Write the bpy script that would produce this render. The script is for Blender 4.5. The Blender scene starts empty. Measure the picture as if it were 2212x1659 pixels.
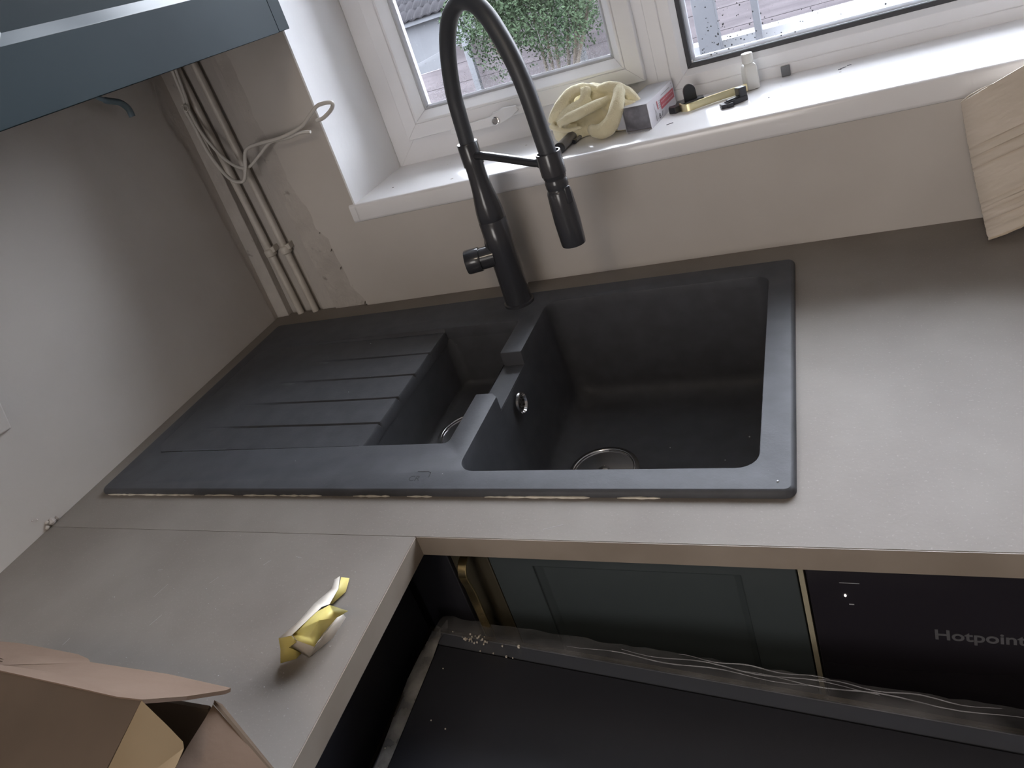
import bpy, bmesh, math, random
from mathutils import Vector, Matrix
from mathutils.geometry import tessellate_polygon
random.seed(7)
SC = bpy.context.scene
COL = SC.collection
ZO = 0.91            # height of the worktop surface above the floor; shapes below are given from the worktop surface
PI = math.pi

# ------------------------------------------------------------------ camera
cam_d = bpy.data.cameras.new('camera')
cam = bpy.data.objects.new('camera', cam_d)
COL.objects.link(cam)
cam_d.sensor_fit = 'HORIZONTAL'
cam_d.sensor_width = 36.0
cam_d.lens = 1599.70 * 36.0 / 2212.0
cam_d.shift_x = 0.04451
cam_d.shift_y = -0.07922
cam_d.clip_start = 0.02
cam_d.clip_end = 200
Rm = Matrix(((0.8853967883619686, 0.34242889870101123, -0.3143484952926035),
             (0.11867735087087489, 0.4873211356879598, 0.8651206835477164),
             (0.4494310886385035, -0.803281121430231, 0.39083401387955957))).transposed()
cam.matrix_world = Matrix.Translation((1.0926192, -1.1389918, 0.5290823 + ZO)) @ Rm.to_4x4()
SC.camera = cam

# ------------------------------------------------------------------ world, lights, exposure
world = bpy.data.worlds.new('overcast_sky')
SC.world = world
world.use_nodes = True
wn = world.node_tree.nodes; wl = world.node_tree.links
bg = wn['Background']
tc = wn.new('ShaderNodeTexCoord'); sep = wn.new('ShaderNodeSeparateXYZ'); ramp = wn.new('ShaderNodeValToRGB')
wl.new(tc.outputs['Generated'], sep.inputs[0]); wl.new(sep.outputs['Z'], ramp.inputs[0]); wl.new(ramp.outputs[0], bg.inputs[0])
ramp.color_ramp.elements[0].position = 0.0; ramp.color_ramp.elements[0].color = (0.60, 0.60, 0.66, 1)
ramp.color_ramp.elements[1].position = 0.7; ramp.color_ramp.elements[1].color = (0.90, 0.92, 1.0, 1)
bg.inputs[1].default_value = 22.0

def area(name, loc, rot, sx, sy, power, col):
    d = bpy.data.lights.new(name, 'AREA'); d.shape = 'RECTANGLE'; d.size = sx; d.size_y = sy
    d.energy = power; d.color = col
    o = bpy.data.objects.new(name, d); COL.objects.link(o)
    o.location = (loc[0], loc[1], loc[2] + ZO); o.rotation_euler = rot
    return o
area('ceiling_lamp_light', (0.95, -1.95, 1.44), (0, 0, 0), 0.35, 0.35, 7.0, (1.0, 0.84, 0.66))
# added fill light behind the camera, brightens the room; no window is built there
area('rear_fill_light', (0.55, -3.30, 0.55), (PI / 2, 0, 0), 0.9, 1.1, 17.0, (1.0, 0.95, 0.92))

vs = SC.view_settings
vs.view_transform = 'Standard'; vs.look = 'None'; vs.gamma = 1.0; vs.use_curve_mapping = False
vs.exposure = 0.15

# ------------------------------------------------------------------ materials
def mat(name, col, rough=0.5, metal=0.0, col2=None, scale=8.0, detail=4.0, bump=0.0, bscale=40.0, spec=0.5, coat=0.0,
        stretch=None, lo=0.35, hi=0.65, alpha=1.0, speck=None, sheen=0.0):
    m = bpy.data.materials.new(name); m.use_nodes = True
    nt = m.node_tree; n = nt.nodes; l = nt.links; b = n['Principled BSDF']
    b.inputs['Base Color'].default_value = (*col, 1); b.inputs['Roughness'].default_value = rough
    b.inputs['Metallic'].default_value = metal; b.inputs['Specular IOR Level'].default_value = spec
    b.inputs['Coat Weight'].default_value = coat; b.inputs['Alpha'].default_value = alpha
    b.inputs['Sheen Weight'].default_value = sheen
    t = n.new('ShaderNodeTexCoord'); mp = n.new('ShaderNodeMapping')
    l.new(t.outputs['Object'], mp.inputs[0])
    if stretch: mp.inputs['Scale'].default_value = stretch
    last = None
    if col2:
        nz = n.new('ShaderNodeTexNoise'); nz.inputs['Scale'].default_value = scale; nz.inputs['Detail'].default_value = detail
        l.new(mp.outputs[0], nz.inputs['Vector'])
        r = n.new('ShaderNodeMapRange'); r.inputs['From Min'].default_value = lo; r.inputs['From Max'].default_value = hi
        l.new(nz.outputs['Fac'], r.inputs['Value'])
        mx = n.new('ShaderNodeMix'); mx.data_type = 'RGBA'
        mx.inputs[6].default_value = (*col, 1); mx.inputs[7].default_value = (*col2, 1)
        l.new(r.outputs[0], mx.inputs[0]); last = mx.outputs[2]
    if speck:
        scol, sscale, slo, shi = speck
        nz = n.new('ShaderNodeTexNoise'); nz.inputs['Scale'].default_value = sscale; nz.inputs['Detail'].default_value = 2
        l.new(mp.outputs[0], nz.inputs['Vector'])
        r = n.new('ShaderNodeMapRange'); r.inputs['From Min'].default_value = slo; r.inputs['From Max'].default_value = shi
        l.new(nz.outputs['Fac'], r.inputs['Value'])
        mx = n.new('ShaderNodeMix'); mx.data_type = 'RGBA'
        if last is not None: l.new(last, mx.inputs[6])
        else: mx.inputs[6].default_value = (*col, 1)
        mx.inputs[7].default_value = (*scol, 1)
        l.new(r.outputs[0], mx.inputs[0]); last = mx.outputs[2]
    if last is not None: l.new(last, b.inputs['Base Color'])
    if bump:
        nb = n.new('ShaderNodeTexNoise'); nb.inputs['Scale'].default_value = bscale; nb.inputs['Detail'].default_value = 5
        l.new(mp.outputs[0], nb.inputs['Vector'])
        bp = n.new('ShaderNodeBump'); bp.inputs['Strength'].default_value = bump; bp.inputs['Distance'].default_value = 0.01
        l.new(nb.outputs['Fac'], bp.inputs['Height']); l.new(bp.outputs[0], b.inputs['Normal'])
    return m

M = {}
M['wall'] = mat('painted_plaster', (0.50, 0.465, 0.43), 0.75, col2=(0.56, 0.525, 0.49), scale=3.5, detail=6, bump=0.12, bscale=22)
M['reveal'] = mat('white_reveal_paint', (0.84, 0.84, 0.85), 0.6, col2=(0.88, 0.88, 0.89), scale=5, bump=0.08, bscale=25)
M['oldplaster'] = mat('bare_old_plaster', (0.43, 0.395, 0.365), 0.9, col2=(0.50, 0.465, 0.43), scale=14, detail=10, bump=0.35, bscale=60,
                      speck=((0.30, 0.27, 0.245), 45, 0.68, 0.76))
M['boxing'] = mat('old_painted_board', (0.42, 0.39, 0.365), 0.7, col2=(0.50, 0.465, 0.43), scale=9, detail=8, bump=0.25, bscale=40, stretch=(1, 1, 0.25))
M['pipe'] = mat('painted_copper_pipe', (0.60, 0.56, 0.51), 0.45, col2=(0.50, 0.46, 0.41), scale=30, bump=0.05)
M['cable'] = mat('white_cable_sheath', (0.62, 0.59, 0.55), 0.45)
M['bluecable'] = mat('blue_grey_sleeve', (0.16, 0.23, 0.28), 0.5, col2=(0.10, 0.14, 0.16), scale=30)
M['dark'] = mat('dark_void', (0.02, 0.018, 0.016), 0.9)
M['upvc'] = mat('white_upvc', (0.82, 0.82, 0.84), 0.3, col2=(0.78, 0.78, 0.80), scale=6, speck=((0.36, 0.35, 0.35), 110, 0.80, 0.82))
M['sill'] = mat('glossy_white_sill', (0.84, 0.84, 0.86), 0.14, col2=(0.81, 0.805, 0.815), scale=5, spec=0.5, speck=((0.40, 0.37, 0.34), 60, 0.745, 0.77))
M['seal'] = mat('black_gasket', (0.05, 0.052, 0.06), 0.6)
M['sealw'] = mat('grey_gasket', (0.42, 0.43, 0.46), 0.4)
M['worktop'] = mat('concrete_laminate', (0.186, 0.163, 0.143), 0.58, col2=(0.238, 0.213, 0.192), scale=7, detail=10, bump=0.02, bscale=200,
                   speck=((0.265, 0.242, 0.222), 420, 0.62, 0.80), lo=0.3, hi=0.72, spec=0.25)
M['edge'] = mat('laminate_edge', (0.235, 0.195, 0.160), 0.45, col2=(0.295, 0.25, 0.21), scale=10, detail=8)
M['joint'] = mat('joint_line', (0.09, 0.08, 0.07), 0.8)
M['sink'] = mat('granite_composite', (0.058, 0.060, 0.067), 0.5, col2=(0.070, 0.072, 0.081), scale=35, bump=0.03, bscale=300, spec=0.22,
                speck=((0.16, 0.16, 0.17), 330, 0.76, 0.80))
M['emboss'] = mat('moulded_mark', (0.022, 0.023, 0.026), 0.6)
M['sealant'] = mat('cream_sealant', (0.66, 0.61, 0.53), 0.6, col2=(0.5, 0.46, 0.40), scale=60)
M['steel'] = mat('polished_steel', (0.85, 0.83, 0.81), 0.22, metal=1.0)
M['steel_dull'] = mat('brushed_steel', (0.75, 0.74, 0.74), 0.18, metal=1.0)
M['black'] = mat('gloss_black', (0.038, 0.039, 0.045), 0.20, spec=0.5, coat=0.2)
M['hose'] = mat('matt_black_rubber', (0.045, 0.048, 0.056), 0.42)
M['teal'] = mat('dark_teal_paint', (0.018, 0.030, 0.036), 0.55, spec=0.12, col2=(0.022, 0.036, 0.042), scale=4, speck=((0.30, 0.28, 0.26), 60, 0.80, 0.82))
M['panel_dark'] = mat('recessed_panel_teal', (0.016, 0.026, 0.030), 0.6, spec=0.15)
M['mould'] = mat('highlight_moulding_teal', (0.07, 0.09, 0.10), 0.2)  # lighter than the door: the bevel's window highlight is put into the colour
M['navy'] = mat('very_dark_teal', (0.048, 0.058, 0.062), 0.4, col2=(0.054, 0.066, 0.070), scale=5)
M['ink'] = mat('dark_navy_panel', (0.026, 0.026, 0.034), 0.4, speck=((0.2, 0.2, 0.2), 90, 0.79, 0.82))
M['bronze'] = mat('olive_bronze_filler', (0.060, 0.052, 0.036), 0.35)
M['brass'] = mat('satin_brass', (0.72, 0.57, 0.30), 0.25, metal=1.0)
M['brass_pale'] = mat('pale_satin_brass', (0.80, 0.70, 0.42), 0.30, metal=1.0)
M['cream'] = mat('cream_edge_strip', (0.33, 0.30, 0.22), 0.5)
M['blackglass'] = mat('black_appliance_glass', (0.022, 0.020, 0.026), 0.09, spec=0.5)
M['grey_print'] = mat('grey_print', (0.10, 0.10, 0.11), 0.5)
M['glassdark'] = mat('dark_hob_glass', (0.032, 0.033, 0.041), 0.32)
M['rim'] = mat('blue_grey_rim', (0.13, 0.14, 0.17), 0.35, metal=0.3)
M['groove'] = mat('dark_groove', (0.016, 0.014, 0.013), 0.35)
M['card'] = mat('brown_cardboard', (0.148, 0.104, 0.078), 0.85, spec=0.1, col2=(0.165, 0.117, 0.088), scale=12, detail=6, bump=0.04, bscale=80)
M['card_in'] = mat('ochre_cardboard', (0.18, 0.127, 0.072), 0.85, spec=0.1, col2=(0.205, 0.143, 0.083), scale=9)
M['card_shaded'] = mat('shaded_brown_cardboard', (0.080, 0.057, 0.040), 0.9, spec=0.1, col2=(0.095, 0.067, 0.047), scale=9)  # darker cardboard: shade of faces turned from the window, put into the colour
M['card_pale'] = mat('pale_cardboard', (0.66, 0.585, 0.51), 0.85, col2=(0.61, 0.54, 0.46), scale=10, detail=6, stretch=(1, 1, 6))
M['cloth'] = mat('cream_yellow_microfibre', (0.88, 0.81, 0.57), 0.95, col2=(0.83, 0.75, 0.51), scale=25, detail=6, bump=0.25, bscale=500, sheen=0.4)
M['white_card'] = mat('white_carton', (0.66, 0.64, 0.68), 0.45)
M['silver_card'] = mat('silver_grey_carton', (0.52, 0.53, 0.58), 0.35, col2=(0.58, 0.59, 0.63), scale=20)
M['grey_in'] = mat('smoky_carton_inside', (0.10, 0.10, 0.12), 0.4, col2=(0.26, 0.26, 0.30), scale=35, detail=6)
M['red'] = mat('red_print', (0.50, 0.10, 0.13), 0.5)
M['pink'] = mat('pale_pink_print', (0.62, 0.34, 0.37), 0.5)
M['dkprint'] = mat('dark_print', (0.06, 0.06, 0.07), 0.5)
M['gryprint'] = mat('mid_grey_print', (0.32, 0.32, 0.33), 0.5)
M['bottle'] = mat('white_bottle_plastic', (0.74, 0.74, 0.71), 0.35)
M['blackpl'] = mat('black_plastic', (0.025, 0.026, 0.032), 0.28)
M['greypl'] = mat('grey_metal_tube', (0.25, 0.25, 0.28), 0.35, metal=0.3)
M['greyblk'] = mat('grey_plastic_block', (0.16, 0.165, 0.18), 0.6)
M['yellow'] = mat('yellow_backing_paper', (0.72, 0.61, 0.20), 0.5, col2=(0.66, 0.55, 0.17), scale=60)
M['wpaper'] = mat('white_waxed_paper', (0.68, 0.62, 0.54), 0.5)
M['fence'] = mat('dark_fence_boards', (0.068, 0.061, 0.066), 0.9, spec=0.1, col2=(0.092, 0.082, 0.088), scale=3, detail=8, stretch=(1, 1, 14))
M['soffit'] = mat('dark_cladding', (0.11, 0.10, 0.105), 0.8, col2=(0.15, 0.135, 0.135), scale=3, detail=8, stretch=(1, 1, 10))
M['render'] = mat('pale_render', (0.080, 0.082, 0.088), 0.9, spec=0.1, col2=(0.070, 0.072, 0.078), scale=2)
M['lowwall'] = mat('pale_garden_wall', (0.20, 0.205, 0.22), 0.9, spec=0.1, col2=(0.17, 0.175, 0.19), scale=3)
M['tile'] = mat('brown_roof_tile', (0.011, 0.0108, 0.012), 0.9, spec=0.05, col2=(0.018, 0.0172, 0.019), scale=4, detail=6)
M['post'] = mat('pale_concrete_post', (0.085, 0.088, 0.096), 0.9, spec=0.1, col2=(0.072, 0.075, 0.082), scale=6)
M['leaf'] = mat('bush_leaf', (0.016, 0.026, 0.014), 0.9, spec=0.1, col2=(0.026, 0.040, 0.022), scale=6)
M['leaf2'] = mat('pale_plant_leaf', (0.055, 0.085, 0.065), 0.7, spec=0.1, col2=(0.07, 0.105, 0.08), scale=9)
M['bark'] = mat('dark_bark', (0.05, 0.04, 0.03), 0.9)
M['grass'] = mat('rough_grass', (0.035, 0.04, 0.03), 0.95, spec=0.1, col2=(0.05, 0.055, 0.04), scale=6, detail=8)
M['floor'] = mat('grey_floor', (0.16, 0.15, 0.14), 0.5, col2=(0.20, 0.19, 0.18), scale=3)
M['ceil'] = mat('ceiling_paint', (0.60, 0.59, 0.57), 0.9, col2=(0.63, 0.62, 0.60), scale=4)
M['lampglass'] = mat('lamp_diffuser', (0.8, 0.78, 0.7), 0.4)

def mat_glass(name, tint, refl=0.05):
    m = bpy.data.materials.new(name); m.use_nodes = True
    nt = m.node_tree; n = nt.nodes; l = nt.links
    for x in list(n):
        if x.type == 'BSDF_PRINCIPLED': n.remove(x)
    out = [x for x in n if x.type == 'OUTPUT_MATERIAL'][0]
    tr = n.new('ShaderNodeBsdfTransparent'); tr.inputs[0].default_value = (*tint, 1)
    gl = n.new('ShaderNodeBsdfGlossy'); gl.inputs['Roughness'].default_value = 0.03
    fr = n.new('ShaderNodeFresnel'); fr.inputs[0].default_value = 1.3
    mx = n.new('ShaderNodeMixShader')
    l.new(fr.outputs[0], mx.inputs[0]); l.new(tr.outputs[0], mx.inputs[1]); l.new(gl.outputs[0], mx.inputs[2]); l.new(mx.outputs[0], out.inputs[0])
    return m
M['glass'] = mat_glass('window_glass', (0.93, 0.95, 0.96))

def mat_film(name, dens, rough=0.22, col=(0.60, 0.60, 0.64), streak=18):
    """clear plastic film: part see-through, part milky and glossy, streaky"""
    m = bpy.data.materials.new(name); m.use_nodes = True
    nt = m.node_tree; n = nt.nodes; l = nt.links; b = n['Principled BSDF']
    out = [x for x in n if x.type == 'OUTPUT_MATERIAL'][0]
    b.inputs['Base Color'].default_value = (*col, 1); b.inputs['Roughness'].default_value = rough
    tr = n.new('ShaderNodeBsdfTransparent'); mx = n.new('ShaderNodeMixShader')
    t = n.new('ShaderNodeTexCoord'); nz = n.new('ShaderNodeTexNoise'); nz.inputs['Scale'].default_value = streak; nz.inputs['Detail'].default_value = 6
    r = n.new('ShaderNodeMapRange'); r.inputs['From Min'].default_value = 0.3; r.inputs['From Max'].default_value = 0.75
    r.inputs['To Min'].default_value = dens * 0.35; r.inputs['To Max'].default_value = min(1, dens * 1.9)
    l.new(t.outputs['Object'], nz.inputs['Vector']); l.new(nz.outputs['Fac'], r.inputs['Value']); l.new(r.outputs[0], mx.inputs[0])
    l.new(tr.outputs[0], mx.inputs[1]); l.new(b.outputs[0], mx.inputs[2]); l.new(mx.outputs[0], out.inputs[0])
    bp = n.new('ShaderNodeBump'); bp.inputs['Strength'].default_value = 0.5; bp.inputs['Distance'].default_value = 0.01
    l.new(nz.outputs['Fac'], bp.inputs['Height']); l.new(bp.outputs[0], b.inputs['Normal'])
    return m
M['film'] = mat_film('clear_film', 0.16, 0.15)
M['film_thin'] = mat_film('thin_clear_film', 0.12)
M['drop'] = mat_film('water_drop', 0.42, 0.1, (0.6, 0.61, 0.65), 60)
M['drop_dk'] = mat('dark_water_drop', (0.05, 0.06, 0.07), 0.1)

def mat_emit(name, col, s):
    m = bpy.data.materials.new(name); m.use_nodes = True
    b = m.node_tree.nodes['Principled BSDF']; b.inputs['Emission Color'].default_value = (*col, 1); b.inputs['Emission Strength'].default_value = s
    b.inputs['Base Color'].default_value = (*col, 1)
    return m
M['led'] = mat_emit('indicator_light', (1.0, 0.93, 0.8), 12.0)
M['lamp'] = mat_emit('lit_lamp', (1.0, 0.82, 0.6), 3.0)

# ------------------------------------------------------------------ mesh helpers
class MB:
    def __init__(s): s.v = []; s.f = []; s.mi = []
    def quad(s, *pts, m=0):
        b = len(s.v); s.v += [tuple(p) for p in pts]; s.f.append(tuple(range(b, b + len(pts)))); s.mi.append(m); return s
    def box(s, x0, x1, y0, y1, z0, z1, m=0):
        b = len(s.v)
        s.v += [(x0,y0,z0),(x1,y0,z0),(x1,y1,z0),(x0,y1,z0),(x0,y0,z1),(x1,y0,z1),(x1,y1,z1),(x0,y1,z1)]
        for q in ((3,2,1,0),(4,5,6,7),(0,1,5,4),(1,2,6,5),(2,3,7,6),(3,0,4,7)): s.f.append(tuple(b + i for i in q)); s.mi.append(m)
        return s
    def obox(s, c, ax, ay, az, m=0):
        """oriented box from centre and three half-axis vectors"""
        c = Vector(c); ax = Vector(ax); ay = Vector(ay); az = Vector(az); b = len(s.v)
        for sz in (-1, 1):
            for sx, sy in ((-1,-1),(1,-1),(1,1),(-1,1)): s.v.append(tuple(c + ax*sx + ay*sy + az*sz))
        for q in ((3,2,1,0),(4,5,6,7),(0,1,5,4),(1,2,6,5),(2,3,7,6),(3,0,4,7)): s.f.append(tuple(b + i for i in q)); s.mi.append(m)
        return s
    def tube(s, pts, r, n=16, m=0, cap=True, flat=1.0):
        pts = [Vector(p) for p in pts]; k = len(pts)
        rs = r if isinstance(r, (list, tuple)) else [r] * k
        b = len(s.v); up = None
        for i, p in enumerate(pts):
            d = (pts[min(i+1, k-1)] - pts[max(i-1, 0)])
            if d.length < 1e-9: d = Vector((0,0,1))
            d.normalize()
            if up is None: up = Vector((0,0,1)) if abs(d.z) < 0.9 else Vector((1,0,0))
            a = up.cross(d)
            if a.length < 1e-6: a = Vector((1,0,0)).cross(d)
            a.normalize(); c = d.cross(a); up = c
            for j in range(n):
                t = 2*PI*j/n
                s.v.append(tuple(p + a*math.cos(t)*rs[i] + c*math.sin(t)*rs[i]*flat))
        for i in range(k-1):
            for j in range(n):
                s.f.append((b+i*n+j, b+i*n+(j+1)%n, b+(i+1)*n+(j+1)%n, b+(i+1)*n+j)); s.mi.append(m)
        if cap:
            s.f.append(tuple(b+j for j in reversed(range(n)))); s.mi.append(m)
            s.f.append(tuple(b+(k-1)*n+j for j in range(n))); s.mi.append(m)
        return s
    def lathe(s, c, prof, n=40, m=0, ax=(0,0,1)):
        """prof: (radius, height) pairs along axis from centre c"""
        ax = Vector(ax).normalized(); a = ax.orthogonal().normalized(); e = ax.cross(a); c = Vector(c); b = len(s.v)
        for r, h in prof:
            for j in range(n):
                t = 2*PI*j/n; s.v.append(tuple(c + ax*h + a*math.cos(t)*r + e*math.sin(t)*r))
        for i in range(len(prof)-1):
            for j in range(n):
                s.f.append((b+i*n+j, b+i*n+(j+1)%n, b+(i+1)*n+(j+1)%n, b+(i+1)*n+j)); s.mi.append(m)
        if prof[0][0] > 1e-6: s.f.append(tuple(b+j for j in reversed(range(n)))); s.mi.append(m)
        if prof[-1][0] > 1e-6: s.f.append(tuple(b+(len(prof)-1)*n+j for j in range(n))); s.mi.append(m)
        return s
    def fill(s, loops, m=0, flip=False):
        """planar polygon with holes"""
        b = len(s.v); flat = [p for lp in loops for p in lp]
        s.v += [tuple(p) for p in flat]
        for t in tessellate_polygon([[Vector(p) for p in lp] for lp in loops]):
            s.f.append(tuple(b+i for i in (reversed(t) if flip else t))); s.mi.append(m)
        return s
    def bridge(s, A, B, m=0, closed=True):
        b = len(s.v); k = len(A); s.v += [tuple(p) for p in A] + [tuple(p) for p in B]
        for i in range(k if closed else k-1):
            j = (i+1) % k; s.f.append((b+i, b+j, b+k+j, b+k+i)); s.mi.append(m)
        return s
    def grid(s, P, m=0):
        b = len(s.v); nr = len(P); nc = len(P[0])
        for r in P: s.v += [tuple(p) for p in r]
        for i in range(nr-1):
            for j in range(nc-1): s.f.append((b+i*nc+j, b+i*nc+j+1, b+(i+1)*nc+j+1, b+(i+1)*nc+j)); s.mi.append(m)
        return s
    def prism(s, poly, d, m=0):
        """extrude a 3-D polygon by vector d"""
        d = Vector(d); A = [Vector(p) for p in poly]; B = [p + d for p in A]
        s.fill([A], m); s.fill([B], m, flip=True); s.bridge(A, B, m); return s
    def build(s, name, material, parent=None, origin=None, bevel=0.0, smooth=40, solid=0.0, subsurf=0, merge=True, bseg=2):
        me = bpy.data.meshes.new(name)
        if origin is None:
            xs = [p[0] for p in s.v]; ys = [p[1] for p in s.v]; zs = [p[2] for p in s.v]
            origin = ((min(xs)+max(xs))/2, (min(ys)+max(ys))/2, min(zs))
        me.from_pydata([(p[0]-origin[0], p[1]-origin[1], p[2]-origin[2]) for p in s.v], [], s.f)
        mats = material if isinstance(material, (list, tuple)) else [material]
        for mm in mats: me.materials.append(mm)
        for i, p in enumerate(me.polygons): p.material_index = s.mi[i]
        bm = bmesh.new(); bm.from_mesh(me)
        if merge: bmesh.ops.remove_doubles(bm, verts=bm.verts, dist=1e-6)
        bmesh.ops.dissolve_degenerate(bm, edges=bm.edges, dist=1e-7)
        bmesh.ops.recalc_face_normals(bm, faces=bm.faces)
        bm.to_mesh(me); bm.free()
        if smooth:
            me.polygons.foreach_set('use_smooth', [True]*len(me.polygons))
            me.set_sharp_from_angle(angle=math.radians(smooth))
        o = bpy.data.objects.new(name, me); COL.objects.link(o)
        if parent is None: o.location = (origin[0], origin[1], origin[2] + ZO)
        else:
            po = parent['_w']; o.parent = parent; o.location = (origin[0]-po[0], origin[1]-po[1], origin[2]-po[2])
        o['_w'] = tuple(origin)
        if subsurf:
            q = o.modifiers.new('smooth_surface', 'SUBSURF'); q.levels = subsurf; q.render_levels = subsurf
        if solid:
            q = o.modifiers.new('thickness', 'SOLIDIFY'); q.thickness = solid; q.offset = 0
        if bevel:
            q = o.modifiers.new('edge_rounding', 'BEVEL'); q.width = bevel; q.segments = bseg; q.limit_method = 'ANGLE'; q.angle_limit = math.radians(35)
        return o

def thing(name, loc, label, cat, group=None, kind=None):
    o = bpy.data.objects.new(name, None); COL.objects.link(o); o.empty_display_size = 0.05
    o.location = (loc[0], loc[1], loc[2] + ZO); o['_w'] = tuple(loc)
    if kind: o['kind'] = kind
    if label: o['label'] = label
    if cat: o['category'] = cat
    if group: o['group'] = group
    return o
def tag(o, label=None, cat=None, group=None, kind=None):
    if label: o['label'] = label
    if cat: o['category'] = cat
    if group: o['group'] = group
    if kind: o['kind'] = kind
    return o
def rrect(x0, x1, y0, y1, r, n=6):
    """rounded rectangle, counter-clockwise"""
    out = []
    for cx, cy, a0 in ((x1-r, y0+r, -PI/2), (x1-r, y1-r, 0), (x0+r, y1-r, PI/2), (x0+r, y0+r, PI)):
        for i in range(n+1):
            a = a0 + PI/2*i/n; out.append((cx + r*math.cos(a), cy + r*math.sin(a)))
    return out
def spline(pts, n=8):
    """Catmull-Rom through points"""
    P = [Vector(p) for p in pts]; P = [2*P[0]-P[1]] + P + [2*P[-1]-P[-2]]; out = []
    for i in range(1, len(P)-2):
        for k in range(n):
            t = k/n; a, b, c, d = P[i-1], P[i], P[i+1], P[i+2]
            out.append(0.5*((2*b) + (c-a)*t + (2*a-5*b+4*c-d)*t*t + (3*b-a-3*c+d)*t**3))
    out.append(P[-2]); return out
def text_mesh(name, body, size, origin, xdir, ydir, material, parent, depth=0.0004, sx=1.0, bold=0.0):
    cu = bpy.data.curves.new(name, 'FONT'); cu.body = body; cu.size = size; cu.extrude = depth; cu.offset = bold
    to = bpy.data.objects.new(name + '_src', cu); COL.objects.link(to)
    dg = bpy.context.evaluated_depsgraph_get(); dg.update()
    me = bpy.data.meshes.new_from_object(to.evaluated_get(dg)); bpy.data.objects.remove(to)
    X = Vector(xdir).normalized()*sx; Y = Vector(ydir).normalized(); Zv = X.normalized().cross(Y)
    for v in me.vertices:
        c = v.co.copy(); v.co = X*c.x + Y*c.y + Zv*c.z
    me.materials.clear(); me.materials.append(material)
    o = bpy.data.objects.new(name, me); COL.objects.link(o); o.parent = parent
    po = parent['_w']; o.location = (origin[0]-po[0], origin[1]-po[1], origin[2]-po[2]); o['_w'] = tuple(origin)
    return o

# ================================================================== ROOM SHELL
X1, YB, ZT, ZF = 3.2, -3.4, 1.50, -0.91
REV0, REV1, SZ, WT = 0.3016, 1.62, 0.211, 1.40      # window opening
YW = 0.34                                           # outer face of back wall
MB().box(-0.25, X1+0.1, YB-0.1, 0.40, ZF-0.1, ZF).build('floor', M['floor'])['kind'] = 'structure'
MB().box(-0.25, X1+0.1, YB-0.1, 0.34, ZT, ZT+0.1).build('ceiling', M['ceil'])['kind'] = 'structure'

# left wall: skin with a ragged plaster edge at the corner chase
b = MB()
edge = [(-0.0338,0.5330),(-0.0372,0.494),(-0.0389,0.440),(-0.0272,0.395),(-0.0238,0.348),(-0.0228,0.271),(-0.0204,0.221),(-0.0195,0.159),(-0.0159,0.115),(-0.0108,0.0565),(-0.0106,0.002)]
fine = []
for i in range(len(edge)-1):
    (y0, z0), (y1, z1) = edge[i], edge[i+1]
    for k in range(6):
        t = k/6; fine.append((y0+(y1-y0)*t + random.uniform(-0.0022, 0.0022), z0+(z1-z0)*t))
poly = [(0.0, YB, ZF), (0.0, YB, ZT), (0.0, -0.034, ZT)] + [(0.0, y, z) for y, z in fine] + [(0.0, -0.0106, 0.0), (0.0, -0.0106, ZF)]
b.prism(poly, (-0.0030, 0, 0))
b.build('wall_left', M['wall'], smooth=20)['kind'] = 'structure'
MB().box(-0.25, -0.0028, YB, 0.34, ZF, ZT).build('wall_left_masonry', mat('pale_undercoat_plaster', (0.54, 0.50, 0.465), 0.8, col2=(0.60, 0.56, 0.52), scale=12, detail=8, bump=0.2, bscale=50))
bpy.data.objects['wall_left_masonry'].name = 'wall_left.001'; bpy.data.objects['wall_left.001']['kind'] = 'structure'

# back wall: masonry, plaster skin with ragged edge beside the pipe chase, reveals
wb = thing('wall_back', (1.4, 0.0, ZF), None, None, kind='structure')
b = MB()
b.box(-0.2, 0.262, 0.030, YW, ZF, ZT); b.box(0.262, REV0-0.005, 0.014, YW, ZF, ZT)
b.box(REV0-0.005, X1, 0.014, YW, ZF, SZ-0.037)
b.box(REV0-0.005, X1, 0.014, YW, WT+0.02, ZT)
b.box(REV1+0.02, X1, 0.014, YW, SZ-0.037, WT+0.02)
b.build('masonry', M['oldplaster'], wb)
redge = [(0.1650,0.60),(0.1654,0.5363),(0.1681,0.5087),(0.1687,0.4554),(0.1652,0.4112),(0.1730,0.3742),(0.1805,0.3357),(0.1787,0.2852),(0.1824,0.2527),(0.1950,0.2238),(0.1944,0.1792),(0.2117,0.1539),(0.2125,0.1128),(0.2176,0.0701),(0.2179,0.0435),(0.2367,0.0117),(0.2367,0.0)]
rf = []
for i in range(len(redge)-1):
    (x0, z0), (x1, z1) = redge[i], redge[i+1]
    for k in range(4):
        t = k/4; rf.append((x0+(x1-x0)*t + random.uniform(-0.0015, 0.0015), z0+(z1-z0)*t))
poly = [(0.165, 0, ZT)] + [(x, 0, z) for x, z in rf] + [(0.2367, 0, ZF), (X1, 0, ZF), (X1, 0, SZ-0.036), (REV0-0.0035, 0, SZ-0.036), (REV0-0.0035, 0, ZT)]
b = MB(); b.prism(poly, (0, 0.016, 0))
b.box(REV0-0.0035, X1, 0.0, 0.016, WT, ZT); b.box(REV1, X1, 0.0, 0.016, SZ-0.036, WT)
b.build('plaster_skin', M['wall'], wb, smooth=20)
b = MB()
b.box(REV0-0.0045, REV0, 0.0002, 0.30, SZ-0.036, WT)
b.box(REV1, REV1+0.02, 0.0002, 0.30, SZ-0.03, WT); b.box(REV0, REV1, 0.0002, 0.30, WT, WT+0.02)
b.build('window_reveal', M['reveal'], wb)
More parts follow.
